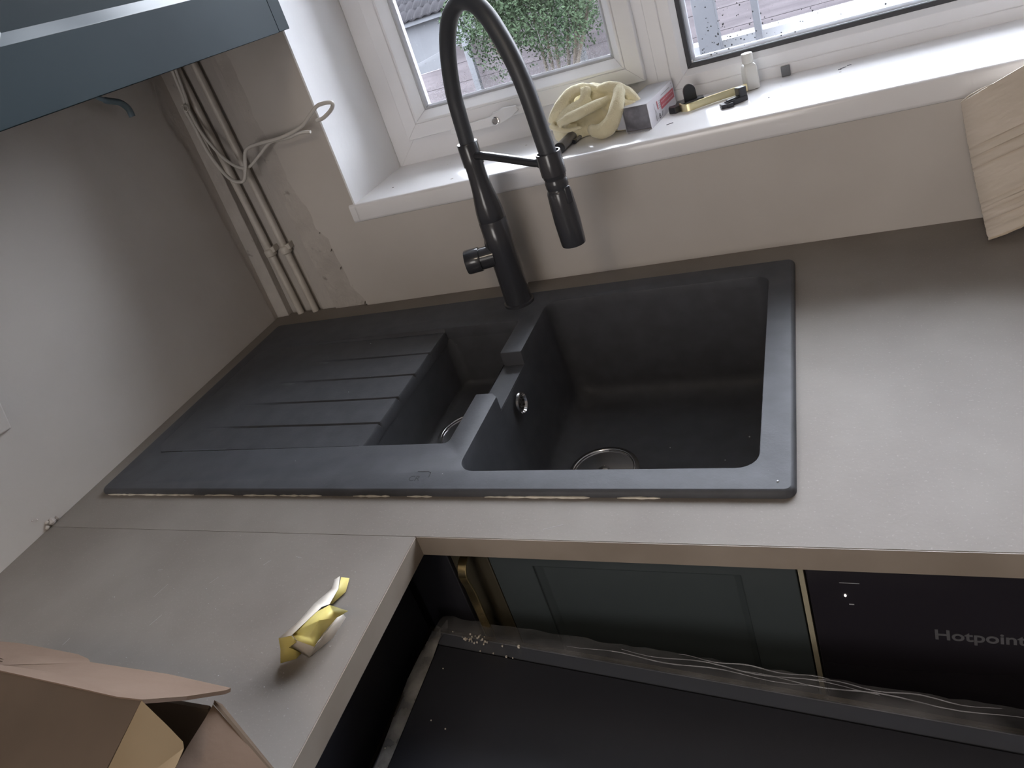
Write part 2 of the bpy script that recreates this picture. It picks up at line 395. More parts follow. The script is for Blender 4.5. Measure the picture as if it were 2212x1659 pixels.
# patch of cracked filler between the boxing and the plaster
b = MB()
for i in range(5):
    t = i/4; x = 0.205 + 0.026*t + random.uniform(-0.009, 0.006); z = 0.17 - 0.165*t
    b.obox((x, 0.0032, z), (random.uniform(0.001, 0.003), 0, 0.001), (0, 0.0035, 0), (0.001, 0, random.uniform(0.002, 0.004)))
b.build('filler_crumb', M['oldplaster'], wb, smooth=0, bevel=0.001)['kind'] = 'stuff'
MB().box(X1, X1+0.1, YB, 0.34, ZF, ZT).build('wall_right', M['wall'])['kind'] = 'structure'
MB().box(-0.25, X1+0.1, YB-0.1, YB, ZF, ZT).build('wall_front', M['wall'])['kind'] = 'structure'

# chase: boards behind the pipes
ch = thing('trim_1', (0.09, 0.02, 0.0), None, None, kind='structure')
b = MB(); b.box(-0.0045, 0.028, 0.004, 0.030, -0.2, 0.9); b.build('timber_board', M['oldplaster'], ch, bevel=0.0015)
b = MB(); b.box(0.028, 0.118, 0.020, 0.030, -0.2, 0.9); b.build('timber_board', M['boxing'], ch, bevel=0.001)
b = MB(); b.prism([(0.118, 0.009, 0.9), (0.118, 0.009, 0.0), (0.1525, 0.009, 0.0), (0.1415, 0.009, 0.175), (0.1385, 0.009, 0.355), (0.131, 0.009, 0.48), (0.131, 0.009, 0.9)], (0, 0.02, 0))
b.build('timber_board', M['boxing'], ch, bevel=0.001)
b = MB(); b.prism([(0.134, 0.005, 0.9), (0.134, 0.005, 0.47), (0.141, 0.005, 0.355), (0.1435, 0.005, 0.175), (0.155, 0.005, 0.0), (0.25, 0.005, 0.0), (0.23, 0.005, 0.16), (0.19, 0.005, 0.45), (0.185, 0.005, 0.9)], (0, 0.024, 0))
b.build('plaster_fill', M['oldplaster'], ch)

# ------------------------------------------------------------------ windows
def profile_ring(x0, x1, z0, z1, prof, name, material, parent, bevel=0.0008):
    """four mitred bars with a moulded profile (inset, y)"""
    cs = [(x0, z0, 1, 1), (x1, z0, -1, 1), (x1, z1, -1, -1), (x0, z1, 1, -1)]
    for k in range(4):
        a = cs[k]; c = cs[(k+1) % 4]; b = MB()
        A = [(a[0]+a[2]*i, y, a[1]+a[3]*i) for i, y in prof]; B = [(c[0]+c[2]*i, y, c[1]+c[3]*i) for i, y in prof]
        b.bridge(A, B); b.f.append(tuple(range(len(b.v)-2*len(prof), len(b.v)-len(prof)))); b.mi.append(0)
        b.f.append(tuple(reversed(range(len(b.v)-len(prof), len(b.v))))); b.mi.append(0)
        b.build(name, material, parent, bevel=bevel, smooth=25)
MX = 0.853
w1 = thing('window_1', (0.577, 0.24, SZ), None, None, kind='structure')
profile_ring(REV0+0.0005, MX, SZ-0.004, WT, [(0, 0.29), (0, 0.2074), (0.064, 0.2074), (0.064, 0.29)], 'frame_bar', M['upvc'], w1)
profile_ring(0.350, 0.8355, 0.2615, WT-0.05, [(0, 0.2475), (0, 0.193), (0.0015, 0.190), (0.0285, 0.190), (0.0295, 0.1925), (0.0305, 0.190), (0.034, 0.190), (0.048, 0.211), (0.048, 0.2475)], 'sash_bar', M['upvc'], w1)
profile_ring(0.397, 0.7885, 0.3085, WT-0.098, [(0, 0.221), (0.001, 0.213), (0.005, 0.214), (0.009, 0.221)], 'gasket', M['sealw'], w1)
g = MB(); g.box(0.398, 0.787, 0.222, 0.246, 0.310, WT-0.099); g.build('glass_pane', M['glass'], w1, smooth=0)
w2 = thing('window_2', (1.48, 0.24, SZ), None, None, kind='structure')
profile_ring(MX, REV1-0.0005, SZ-0.004, WT, [(0, 0.29), (0, 0.2074), (0.0215, 0.2074), (0.0225, 0.2094), (0.0235, 0.2074), (0.042, 0.2074), (0.051, 0.217), (0.051, 0.29)], 'frame_bar', M['upvc'], w2)
profile_ring(MX+0.0505, REV1-0.051, SZ+0.0465, WT-0.051, [(0, 0.226), (0.0005, 0.217), (0.008, 0.219), (0.0085, 0.226)], 'gasket', M['seal'], w2)
profile_ring(MX+0.0585, REV1-0.059, SZ+0.0545, WT-0.059, [(0, 0.236), (0.0, 0.227), (0.007, 0.229), (0.007, 0.236)], 'spacer_bar', M['sealw'], w2)
g = MB(); g.box(MX+0.052, REV1-0.0525, 0.2265, 0.250, SZ+0.048, WT-0.0525); g.build('glass_pane', M['glass'], w2, smooth=0)
b = MB(); b.obox((0.9115, 0.2245, 0.2668), (0.0026, 0, 0), (0, 0.0012, 0), (0, 0, 0.0032)); b.build('packer_clip', M['bottle'], w2, bevel=0.0006)

# window handle on the lower rail of the opening sash
h = MB()
lev = [(0.4556,0.2666),(0.4556,0.2570),(0.4992,0.2530),(0.5580,0.2535),(0.5867,0.2622),(0.6009,0.2713),(0.5980,0.2800),(0.5712,0.2821),(0.5415,0.2712)]
h.prism([(x, 0.1815, z) for x, z in lev], (0, -0.008, 0))
ho = h.build('handle_lever', M['upvc'], w1, bevel=0.0015, bseg=2)
h = MB(); h.obox((0.590, 0.1855, 0.2690), (0.045, 0, 0.0), (0, 0.0045, 0), (0, 0, 0.0075)); h.build('handle_plate', M['upvc'], w1, bevel=0.004, bseg=3)
h = MB(); h.lathe((0.5535, 0.1700, 0.2625), [(0.0078, 0.006), (0.0078, -0.0012), (0.0062, -0.0018), (0.0055, 0.0004), (0.0001, 0.0004)], 24, ax=(0.1, 1, -0.2)); h.build('keyhole_ring', M['steel_dull'], w1)

# condensation and rain drops on the panes
def drops(n, fx, rmin, rmax, parent, material, name):
    b = MB()
    for _ in range(n):
        x, z, y = fx(); r = random.uniform(rmin, rmax); st = random.uniform(0.8, 1.5)
        base = len(b.v); ring = 6
        b.v.append((x, y-r*0.45, z))
        for j in range(ring):
            t = 2*PI*j/ring; b.v.append((x+math.cos(t)*r, y, z+math.sin(t)*r*st))
        for j in range(ring): b.f.append((base, base+1+(j+1) % ring, base+1+j)); b.mi.append(0)
    return tag(b.build(name, material, parent, merge=False, smooth=60), kind='stuff')
drops(6500, lambda: (random.uniform(0.409, 0.776), 0.318 + min(0.09, abs(random.gauss(0, 0.018))), 0.2218), 0.0003, 0.0007, w1, M['drop'], 'condensation')
drops(90, lambda: (random.uniform(0.409, 0.776), random.uniform(0.33, 0.50), 0.2218), 0.0004, 0.0010, w1, M['drop'], 'rain_drop')
drops(90, lambda: (0.93 + abs(random.gauss(0, 0.10)), 0.27 + abs(random.gauss(0, 0.05)), 0.2263), 0.0006, 0.0014, w2, M['drop_dk'], 'rain_drop')
drops(90, lambda: (random.uniform(0.93, 1.4), random.uniform(0.27, 0.42), 0.2263), 0.0005, 0.0012, w2, M['drop'], 'rain_drop')
b = MB()
for x, z0, z1 in ((0.662, 0.368, 0.392), (0.6105, 0.346, 0.383), (0.590, 0.40, 0.418)):
    b.tube([(x, 0.2212, z0), (x+0.0005, 0.2212, (z0+z1)/2), (x, 0.2212, z1)], [0.0011, 0.0007, 0.0004], 6)
b.build('water_run', M['drop'], w1)

# window sill
s = MB()
prof = [(0.2074, SZ-0.036), (0.0, SZ-0.036), (-0.0032, SZ-0.034), (-0.0042, SZ-0.030), (-0.0042, SZ-0.006), (-0.003, SZ-0.002), (0.001, SZ), (0.2074, SZ)]
A = [(REV0-0.013, min(y, 0.0), z) for y, z in prof]
SX = [(REV0-0.013, [(min(y, -0.0001), z) for y, z in prof]), (REV0, [(min(y, -0.0001), z) for y, z in prof])]
s.bridge([(REV0-0.013, y, z) for y, z in SX[0][1]], [(REV0+0.0005, y, z) for y, z in SX[1][1]]); s.fill([[(REV0-0.013, y, z) for y, z in SX[0][1]]])
s.bridge([(REV0, y, z) for y, z in prof], [(REV1, y, z) for y, z in prof]); s.fill([[(REV0, y, z) for y, z in prof]]); s.fill([[(REV1, y, z) for y, z in prof]])
sl = s.build('trim_2', M['sill'], smooth=50); sl['kind'] = 'structure'
# scratches / bits of dirt on the sill
b = MB()
for cx, cy, L, a in ((1.137, 0.164, 0.010, 0.5), (1.146, 0.172, 0.006, 0.2), (0.882, 0.065, 0.011, 0.5), (1.03, 0.088, 0.003, 0.2), (1.132, 0.158, 0.005, -0.3), (0.36, 0.055, 0.003, 1.0)):
    b.obox((cx, cy, SZ+0.0004), (L/2*math.cos(a), L/2*math.sin(a), 0), (-0.0008*math.sin(a), 0.0008*math.cos(a), 0), (0, 0, 0.0004))
b.build('dirt_fleck', M['greyblk'], sl, smooth=0)['kind'] = 'stuff'

# ================================================================== PIPES AND CABLES
def pipe(name, x0, x1, label):
    t = thing(name, (x0, -0.002, -0.03), label, 'pipe', 'painted pipes in the corner')
    Y = 0.008
    # bottom x0, top x1 (slightly out of plumb, as in the room)
    f = lambda z: x0 + (x1-x0)*(z/0.53)
    MB().tube([(f(-0.25), Y, -0.25), (f(0.2), Y, 0.2), (f(0.53), Y, 0.53), (f(1.2), Y, 1.2)], 0.0072, 20).build('tube', M['pipe'], t)
    z = 0.148
    c = MB(); c.lathe((f(z), Y, z), [(0.0074, -0.010), (0.0115, -0.008), (0.0118, 0.003), (0.0105, 0.006), (0.0074, 0.008)], 18)
    c.obox((f(z)+0.008, Y+0.003, z+0.004), (0.009, 0, 0.002), (0, 0.008, 0), (-0.001, 0, 0.006)); c.build('clip', M['pipe'], t, bevel=0.001)
    return t
pipe('water_pipe', 0.0600, 0.0372, 'painted copper pipe with clip, left of the two in the corner')
pipe('water_pipe', 0.1000, 0.0800, 'painted copper pipe with clip, right of the two in the corner')

Yc = -0.016
cab = MB()
cab.tube(spline([(0.036, 0.0, 0.60), (0.0352, -0.004, 0.534), (0.0362, -0.010, 0.482), (0.030, -0.012, 0.465), (0.036, Yc, 0.435), (0.050, Yc-0.01, 0.375), (0.078, Yc-0.02, 0.325), (0.112, Yc-0.026, 0.3125), (0.130, Yc-0.026, 0.333), (0.150, Yc-0.026, 0.366), (0.185, Yc-0.026, 0.3715), (0.235, Yc-0.026, 0.371), (0.290, -0.048, 0.380), (0.3275, -0.058, 0.397), (0.350, -0.060, 0.408), (0.3755, -0.058, 0.406), (0.366, -0.050, 0.395), (0.340, -0.044, 0.384), (0.322, -0.040, 0.382)], 6), 0.0035, 10)
tag(cab.build('power_cable', M['cable']), 'white cable from pipes, sagging lowest then looping past the reveal edge', 'cable', 'cables hanging over the pipes')
cab = MB()
cab.tube(spline([(0.045, 0.0, 0.60), (0.043, -0.004, 0.53), (0.041, -0.010, 0.475), (0.038, -0.012, 0.460), (0.050, Yc-0.004, 0.415), (0.078, Yc-0.012, 0.365), (0.108, Yc-0.018, 0.340), (0.134, Yc-0.018, 0.3345), (0.165, Yc-0.016, 0.349), (0.200, -0.030, 0.366), (0.240, -0.034, 0.366), (0.275, -0.036, 0.369), (0.297, -0.036, 0.366)], 6), 0.0030, 10)
tag(cab.build('power_cable', M['cable']), 'white cable from pipes, shorter one ending at a split tip on the wall', 'cable', 'cables hanging over the pipes')
tw = MB()
for k in range(6):
    a0 = random.uniform(0, 6); rr = random.uniform(0.004, 0.0075)
    tw.tube([(0.040+rr*math.cos(a0+t*0.62), -0.018-0.001*k+0.002*math.sin(t), 0.468+rr*math.sin(a0+t*0.62)) for t in range(9)], 0.0006, 5)
tag(tw.build('wire_tie', M['cable']), 'thin twisted wire tie bundling the two white cables', 'wire tie')
bc = MB(); bc.tube(spline([(0.05, -0.215, 0.552), (0.04, -0.200, 0.540), (0.035, -0.180, 0.528), (0.032, -0.160, 0.521), (0.030, -0.147, 0.515), (0.030, -0.138, 0.502), (0.030, -0.138, 0.488)], 6), [0.004]*12+[0.0055]*25, 12)
tag(bc.build('cable_sleeve', M['bluecable']), 'short blue-grey cable end hanging under the wall cabinet', 'cable')

# back box / socket at the left edge of the view
so = thing('wall_socket', (0.0, -0.643, 0.175), 'plastered white socket plate on the left wall', 'socket')
s = MB(); s.obox((0.003, -0.643, 0.200), (0.003, 0, 0), (0, 0.0585, -0.008), (0, 0.006, 0.033)); s.build('face_plate', M['wall'], so, bevel=0.003)
for yy in (-0.615, -0.670):
    s = MB(); s.obox((0.0072, yy, 0.205), (0.0014, 0, 0), (0, 0.004, 0), (0, 0, 0.003)); s.build('screw', M['greyblk'], so)
b = MB()
for y, z, r in ((-0.6185, 0.006, 0.0062), (-0.6095, 0.0045, 0.004), (-0.6285, 0.0035, 0.0035), (-0.6250, 0.010, 0.003), (-0.634, 0.024, 0.0016), (-0.640, 0.0275, 0.0014)):
    b.lathe((0.002, y, z-r), [(0.0005, 0), (r*0.8, r*0.5), (r, r), (r*0.55, r*1.7), (0.0004, r*2)], 7)
tag(b.build('plaster_crumb', M['oldplaster'], smooth=0), 'small crumbs of filler on the left wall at the worktop joint', 'plaster crumbs', kind='stuff')

# ================================================================== WORKTOPS
TH = 0.0265; D = 0.623; XL = 0.6416; XR = 2.75
hx0, hx1, hy0, hy1 = 0.075, 1.005, -0.530, -0.085
wt = thing('worktop', (1.3, -0.31, -TH), 'grey concrete-effect worktop along the window wall, holding the black sink', 'worktop')
b = MB(); y0, y1 = -D, -0.0005
outer = [(0.0005, y0), (XR, y0), (XR, y1), (0.236, y1), (0.228, 0.0085), (0.0285, 0.0120), (0.0285, 0.0030), (0.0005, y1)]; hole = [(hx0, hy0), (hx1, hy0), (hx1, hy1), (hx0, hy1)]
for z, fl in ((0.0, False), (-TH, True)): b.fill([[(x, y, z) for x, y in outer], [(x, y, z) for x, y in hole]], flip=fl)
b.bridge([(x, y, 0.0) for x, y in outer], [(x, y, -TH) for x, y in outer]); b.bridge([(x, y, 0.0) for x, y in hole], [(x, y, -TH) for x, y in hole])
b.build('top_panel', M['worktop'], wt, smooth=0)
b = MB(); b.box(XL+0.0006, XR, -D-0.0012, -D-0.0001, -TH, -0.0004); b.build('edge_band', M['edge'], wt, smooth=0)
wl_ = thing('worktop', (0.32, -1.5, -TH), 'grey concrete-effect worktop leg along the left wall, with cartons on it', 'worktop')
b = MB(); b.box(0.0005, XL-0.0007, -2.7, -D-0.0007, -TH, 0.0); b.build('top_panel', M['worktop'], wl_, smooth=0)
b = MB(); b.box(XL-0.0006, XL+0.0006, -2.7, -D-0.0013, -TH, -0.0004); b.build('edge_band', M['edge'], wl_, smooth=0)
b = MB(); b.box(0.0006, XL-0.001, -D-0.0006, -D-0.0001, -TH+0.001, -0.0006); b.build('joint_seam', M['joint'], wl_, smooth=0)
b = MB(); random.seed(3)
for (x, y, L, a) in ((0.40, -0.70, 0.012, 1.0), (0.46, -0.67, 0.010, 0.9), (0.80, -0.605, 0.022, 0.35), (0.36, -0.76, 0.016, 1.2), (0.55, -0.86, 0.014, 0.3), (0.30, -0.69, 0.007, 0.2), (0.25, -0.80, 0.01, 1.4), (0.50, -0.66, 0.009, -0.1), (0.33, -0.72, 0.02, 1.3)):
    b.obox((x, y, 0.0001), (L/2*math.cos(a), L/2*math.sin(a), 0), (-0.00018*math.sin(a), 0.00018*math.cos(a), 0), (0, 0, 0.00006))
for _ in range(45):
    x = random.uniform(0.2, 0.62); y = random.uniform(-0.9, -0.64); r = random.uniform(0.0002, 0.0005)
    b.obox((x, y, r*0.5), (r, 0, 0), (0, r, 0), (0, 0, r*0.5))
b.build('dust', mat('pale_dust', (0.40, 0.38, 0.36), 0.9), wl_, smooth=0)['kind'] = 'stuff'

# ================================================================== SINK
GL, GB, SA = 0.0442, 0.0539, -0.0098
def S(u, v, z): return (GL + u*math.cos(SA) - v*math.sin(SA), -GB + u*math.sin(SA) + v*math.cos(SA), z)
sink = thing('kitchen_sink', (0.55, -0.31, 0.0), 'black composite one-and-a-half bowl sink with ribbed drainer on the left', 'sink')
b = MB(); ZS = 0.0085; ZN = -0.015; SL = 0.9938
# outer rim
for (i0, z0), (i1, z1) in (((0.0045, ZS), (0.0018, ZS-0.0012)), ((0.0018, ZS-0.0012), (0.0003, ZS-0.0036)), ((0.0003, ZS-0.0036), (0.0, 0.0003)), ((0.0, 0.0003), (0.010, 0.0003))):
    A = [S(x, y, z0) for x, y in rrect(i0, SL-i0, -0.5+i0, -i0, 0.011-min(i0, 0.006))]; B = [S(x, y, z1) for x, y in rrect(i1, SL-i1, -0.5+i1, -i1, 0.011-min(i1, 0.006))]
    b.bridge(A, B)
# combined hole: main bowl M, notch in the divider, drainer + half bowl D
M0, M1, MV0, MV1 = 0.6165, 0.9595, -0.4635, -0.0455
D0, DB, D1, DV0, DV1 = 0.030, 0.4400, 0.5810, -0.4095, -0.0980
NV0, NV1 = -0.3025, -0.1975
def arc(cx, cy, r, a0, a1, n=6): return [(cx+r*math.cos(a0+(a1-a0)*i/n), cy+r*math.sin(a0+(a1-a0)*i/n)) for i in range(n+1)]
RM = 0.022; r2 = 0.008
hole = []
hole += arc(M0+RM, MV0+RM, RM, PI, 1.5*PI) + arc(M1-RM, MV0+RM, RM, 1.5*PI, 2*PI) + arc(M1-RM, MV1-RM, RM, 0, PI/2) + arc(M0+RM, MV1-RM, RM, PI/2, PI)
hole += [(M0, NV1+0.003), (M0-0.001, NV1), (D1+0.001, NV1), (D1, NV1+0.003)]
hole += arc(D1-r2, DV1-r2, r2, 0, PI/2) + [(D0+0.02, DV1), (D0, DV1-0.02), (D0, DV0+0.02), (D0+0.02, DV0)] + arc(D1-r2, DV0+r2, r2, 1.5*PI, 2*PI)
hole += [(D1, NV0-0.003), (D1+0.001, NV0), (M0-0.009, NV0), (M0, NV0-0.010)]
def offset(loop, d):
    out = []; n = len(loop)
    for i in range(n):
        p0 = Vector(loop[i-1]); p1 = Vector(loop[i]); p2 = Vector(loop[(i+1) % n])
        e1 = (p1-p0); e2 = (p2-p1)
        if e1.length < 1e-9: e1 = e2
        if e2.length < 1e-9: e2 = e1
        e1 = e1.normalized(); e2 = e2.normalized(); n1 = Vector((e1.y, -e1.x)); n2 = Vector((e2.y, -e2.x)); k = n1+n2
        if k.length < 1e-6: k = n1
        k = k.normalized(); c = max(0.35, k.dot(n1)); out.append(tuple(p1 + k*(d/c)))
    return out
hl_out = offset(hole, 0.0022)                       # start of the rounded lip
O0 = [S(x, y, ZS) for x, y in rrect(0.0045, SL-0.0045, -0.4955, -0.0045, 0.006)]
b.fill([O0, [S(x, y, ZS) for x, y in hl_out]])
hl_mid = offset(hole, 0.0006)
b.bridge([S(x, y, ZS) for x, y in hl_out], [S(x, y, ZS-0.0007) for x, y in hl_mid])
b.bridge([S(x, y, ZS-0.0007) for x, y in hl_mid], [S(x, y, ZS-0.0028) for x, y in hole])
b.bridge([S(x, y, ZS-0.0028) for x, y in hole], [S(x, y, ZN) for x, y in hole])
# notch floor
b.quad(S(D1-0.0005, NV0, ZN), S(M0+0.0005, NV0-0.012, ZN), S(M0+0.0005, NV1, ZN), S(D1-0.0005, NV1, ZN))
# drainer height field
gv = [-0.1655, -0.2275, -0.2890, -0.3510]; gs = [0.20, 0.165, 0.13, 0.10]
def drain_z(u, v):
    t = max(0, min(1, (u-D0)/(DB-D0))); t = t*t*(3-2*t)
    e = min(1, max(0, min(v-DV0, DV1-v))/0.002)
    z = ZS - 0.0002 - 0.0066*t*e
    for gg, g0 in zip(gv, gs):
        k = max(0, min(1, (u-g0)/0.14)); dd = v-gg
        if -0.003 < dd < 0.003: z -= 0.0042*k*(1-abs(dd)/0.003)**0.7
        elif -0.028 < dd <= -0.003: z += 0.0013*k*(1+dd/0.028)
    return z
us = [D0 + (DB-D0)*i/44 for i in range(45)]
vsn = set([DV0+0.0002, DV1-0.0002, DV0+0.0025, DV1-0.0025])
for i in range(1, 40): vsn.add(DV0 + (DV1-DV0)*i/40)
for gg in gv:
    for dd in (-0.0033, -0.0022, -0.001, 0, 0.001, 0.0022, 0.0033): vsn.add(gg+dd)
vsn = sorted(vsn)
b.grid([[S(u, v, drain_z(u, v)) for v in vsn] for u in us])
b.grid([[S(DB, v, drain_z(DB, v)) for v in vsn], [S(DB+0.0015, v, drain_z(DB, v)-0.0025) for v in vsn], [S(DB+0.002, v, ZN-0.002) for v in vsn]])
# bowls
def bowl(x0, x1, y0, y1, r, zf, drain, rd, rt=None, fr=0.030, dft=0.010):
    rt = rt or r; prevl = None
    steps = [(0, ZN+0.002, rt), (0.0007, ZN-0.012, r)]
    steps.append((dft, zf+fr, r))
    for i in range(1, 7):
        a = PI/2*i/6; steps.append((dft + fr*(1-math.cos(a)), zf + fr*(1-math.sin(a)), r+0.012*i/6))
    for ins, z, rr in steps:
        lp = [S(x, y, z) for x, y in rrect(x0+ins, x1-ins, y0+ins, y1-ins, max(0.004, rr))]
        if prevl: b.bridge(prevl, lp)
        prevl = lp
    du, dv = drain; cl = [S(du+rd*math.cos(2*PI*i/32), dv+rd*math.sin(2*PI*i/32), zf) for i in range(32)]
    b.fill([prevl, cl])
ZM, ZH = -0.178, -0.105
DM = (0.7085, -0.249); DH = (0.5065, -0.241)
bowl(M0, M1, MV0, MV1, RM, ZM, DM, 0.046)
bowl(DB+0.001, D1, DV0, DV1, 0.018, ZH, DH, 0.046, 0.006, 0.010, 0.004)
b.build('basin_body', M['sink'], sink, smooth=38, origin=(0.55, -0.31, 0.0))
def strainer(c, zf):
    x, y, _ = S(c[0], c[1], 0)
    st = MB(); st.lathe((x, y, zf), [(0.0535, 0.0003), (0.0528, 0.0014), (0.0490, 0.0016), (0.0478, 0.0030), (0.0466, 0.0034), (0.0454, 0.0028), (0.0446, 0.0008), (0.0432, -0.0060), (0.0425, -0.0095), (0.0411, -0.0100)], 64)
    ring = st.build('drain_flange', M['steel_dull'], sink, origin=(x, y, zf), smooth=60)
    st = MB(); st.lathe((x, y, zf), [(0.0412, -0.030), (0.0410, -0.0080), (0.0404, -0.0062), (0.0396, -0.0056), (0.0388, -0.0062), (0.0382, -0.0085), (0.0372, -0.0150), (0.0345, -0.0200), (0.030, -0.0230), (0.018, -0.0235), (0.0165, -0.0215), (0.0110, -0.0150), (0.0095, 0.0015), (0.0062, 0.0035), (0.0001, 0.0038)], 64)
    bk = st.build('strainer_basket', M['steel'], ring, origin=(x, y, zf-0.02), smooth=60)
    st = MB()
    for k in range(18):
        a = 2*PI*k/18; ca, sa = math.cos(a), math.sin(a)
        st.obox((x+0.0290*ca, y+0.0290*sa, zf-0.0222), (0.0065*ca, 0.0065*sa, 0.0022), (-0.0016*sa, 0.0016*ca, 0), (0, 0, 0.0012))
    st.build('drain_slot', M['dark'], ring, smooth=0)['kind'] = 'stuff'
strainer(DM, ZM); strainer(DH, ZH)
ox, oy, oz = S(0.6225, -0.2615, -0.040)
o_ = MB(); o_.lathe((ox-0.001, oy, oz), [(0.0165, 0.0), (0.0162, 0.0035), (0.0140, 0.0045), (0.0128, 0.0028), (0.0118, 0.0014), (0.009, 0.0022), (0.006, 0.0014), (0.0001, 0.0028)], 32, ax=(1, 0, 0.03))
ov = o_.build('overflow_cover', M['steel_dull'], sink)
o_ = MB()
for k in range(7):
    a = 2*PI*k/7; o_.lathe((ox+0.0010, oy+0.0075*math.cos(a), oz+0.0075*math.sin(a)), [(0.0014, 0), (0.0012, 0.0014), (0.0001, 0.0016)], 8, ax=(1, 0, 0))
o_.build('overflow_hole', M['dark'], ov)
# moulded mark on the front rim
mx_, my_, mz_ = S(0.567, -0.4735, ZS)
text_mesh('moulded_mark', 'CR', 0.0125, (mx_-0.012, my_-0.008, ZS-0.0003), (1, 0, 0), (0, 1, 0), M['emboss'], sink, 0.0004)
lg = MB(); lg.tube([(mx_+0.0-0.004, my_+0.0085, ZS), (mx_+0.012, my_+0.0080, ZS), (mx_+0.0155, my_+0.0060, ZS), (mx_+0.0160, my_-0.002, ZS)], 0.0004, 5); lg.build('moulded_mark', M['emboss'], sink)
# squeezed-out sealant along the front edge
random.seed(11)
sb = MB()
for (xa, xb) in ((0.055, 0.240), (0.262, 0.318), (0.335, 0.395), (0.52, 0.575), (0.60, 0.635), (0.705, 0.83), (0.86, 0.905), (0.40, 0.47)):
    n = max(3, int((xb-xa)/0.006)); pts = []; rad = []
    for i in range(n+1):
        x = xa + (xb-xa)*i/n; u = x-GL; _, yy, _ = S(u, -0.5, 0); pts.append((x, yy-0.0003-random.uniform(0, 0.0006), 0.0006)); rad.append(0.0004 + random.uniform(0, 0.0014)*(0 < i < n))
    sb.tube(pts, rad, 6)
sb.build('sealant_bead', M['sealant'], sink)['kind'] = 'stuff'
random.seed(5)
sb = MB()
for u, v, z, r in ((0.66+0.25, -0.18, ZM, .0012), (0.88, -0.23, ZM, .0009), (0.80, -0.2, ZM, .0008), (0.30, -0.12, ZS-.002, .0008), (0.34, -0.27, ZS-.003, .0007), (0.978, -0.485, ZS, .0012), (0.35, -0.44, ZS, .0007), (0.60, -0.47, ZS, 0.0008)):
    x, y, zz = S(u, v, z); sb.lathe((x, y, zz), [(r, 0), (r*0.8, r*0.8), (0.0001, r)], 7)
sb.build('dust_speck', M['sealw'], sink)['kind'] = 'stuff'

# ================================================================== TAP
TX, TY = 0.606, -0.094
SPX, SPY = 0.765, -0.200
tap = thing('kitchen_tap', (TX, TY, ZS), 'tall black tap with arched rubber hose and pull-down spray above the sink', 'tap')
L = math.hypot(SPX-TX, SPY-TY); ux, uy = (SPX-TX)/L, (SPY-TY)/L
b = MB(); b.lathe((TX, TY, 0), [(0.0260, ZS), (0.0260, ZS+0.004), (0.0232, ZS+0.005), (0.0232, 0.120), (0.0230, 0.1640), (0.0226, 0.1644), (0.0226, 0.1652), (0.0228, 0.1658), (0.0222, 0.180), (0.0200, 0.197), (0.0172, 0.215), (0.0157, 0.235), (0.0150, 0.262), (0.0150, 0.292), (0.0128, 0.2935), (0.0122, 0.290)], 56)
tb = b.build('body', M['black'], tap, smooth=50)
b = MB(); b.lathe((TX-0.014, TY-0.006, 0.104), [(0.0186, 0), (0.0188, 0.0215), (0.0180, 0.0220), (0.0180, 0.0228), (0.0203, 0.0235), (0.0206, 0.025), (0.0206, 0.0465), (0.0195, 0.0485), (0.0001, 0.0490)], 44, ax=(-1, -0.30, 0.0))
kn = b.build('control_knob', M['black'], tap, smooth=50)
b = MB(); b.tube([(TX-0.022, TY-0.008, 0.122), (TX-0.021, TY-0.004, 0.138), (TX-0.019, TY+0.002, 0.150)], [0.0022, 0.002, 0.0014], 8); b.build('lever_pin', M['black'], kn)
# hose arch (distance along the swing, height)
arch = [(0.0, 0.2850), (0.002, 0.310), (0.0045, 0.345), (0.0085, 0.375), (0.022, 0.4165), (0.040, 0.4520), (0.0645, 0.4790), (0.0955, 0.4925), (0.1240, 0.4880), (0.1450, 0.4700), (0.1605, 0.4430), (0.1730, 0.4120), (0.1815, 0.3780), (0.1862, 0.340), (0.1885, 0.3050), (0.1905, 0.280), (L, 0.262)]
b = MB(); b.tube(spline([(TX+ux*s_, TY+uy*s_, z) for s_, z in arch], 6), 0.0122, 28); b.build('hose', M['hose'], tap)
b = MB(); b.lathe((SPX, SPY, 0), [(0.0124, 0.272), (0.0158, 0.2705), (0.0160, 0.2450), (0.0150, 0.2435), (0.0150, 0.241), (0.0158, 0.2395), (0.0158, 0.231), (0.0150, 0.2295), (0.0150, 0.227), (0.0160, 0.2255), (0.0170, 0.222), (0.0180, 0.200), (0.0184, 0.180), (0.0176, 0.147), (0.0170, 0.1430), (0.0150, 0.1425), (0.0149, 0.1445), (0.0001, 0.1445)], 44)
sp = b.build('spray_head', M['black'], tap, smooth=45)
b = MB(); b.obox((SPX+ux*0.0165, SPY+uy*0.0165, 0.219), (ux*0.0035, uy*0.0035, 0), (-uy*0.005, ux*0.005, 0), (0, 0, 0.012)); b.build('spray_button', M['black'], sp, bevel=0.0015)
b = MB(); c0 = 0.0145; c1 = L-0.0150; mid = (c0+c1)/2
b.tube(spline([(TX+ux*c0, TY+uy*c0, 0.2730), (TX+ux*(c0+0.03), TY+uy*(c0+0.03), 0.2730), (TX+ux*(c1-0.03), TY+uy*(c1-0.03), 0.2650), (TX+ux*(c1-0.012), TY+uy*(c1-0.012), 0.2640), (TX+ux*c1, TY+uy*c1, 0.2590)], 5), 0.0064, 18)
arm = b.build('holder_arm', M['black'], tap)
b = MB(); b.lathe((SPX, SPY, 0), [(0.0160, 0.248), (0.0172, 0.2485), (0.0174, 0.2790), (0.0168, 0.2805), (0.0152, 0.2805), (0.0150, 0.270)], 40); b.build('docking_ring', M['black'], arm)
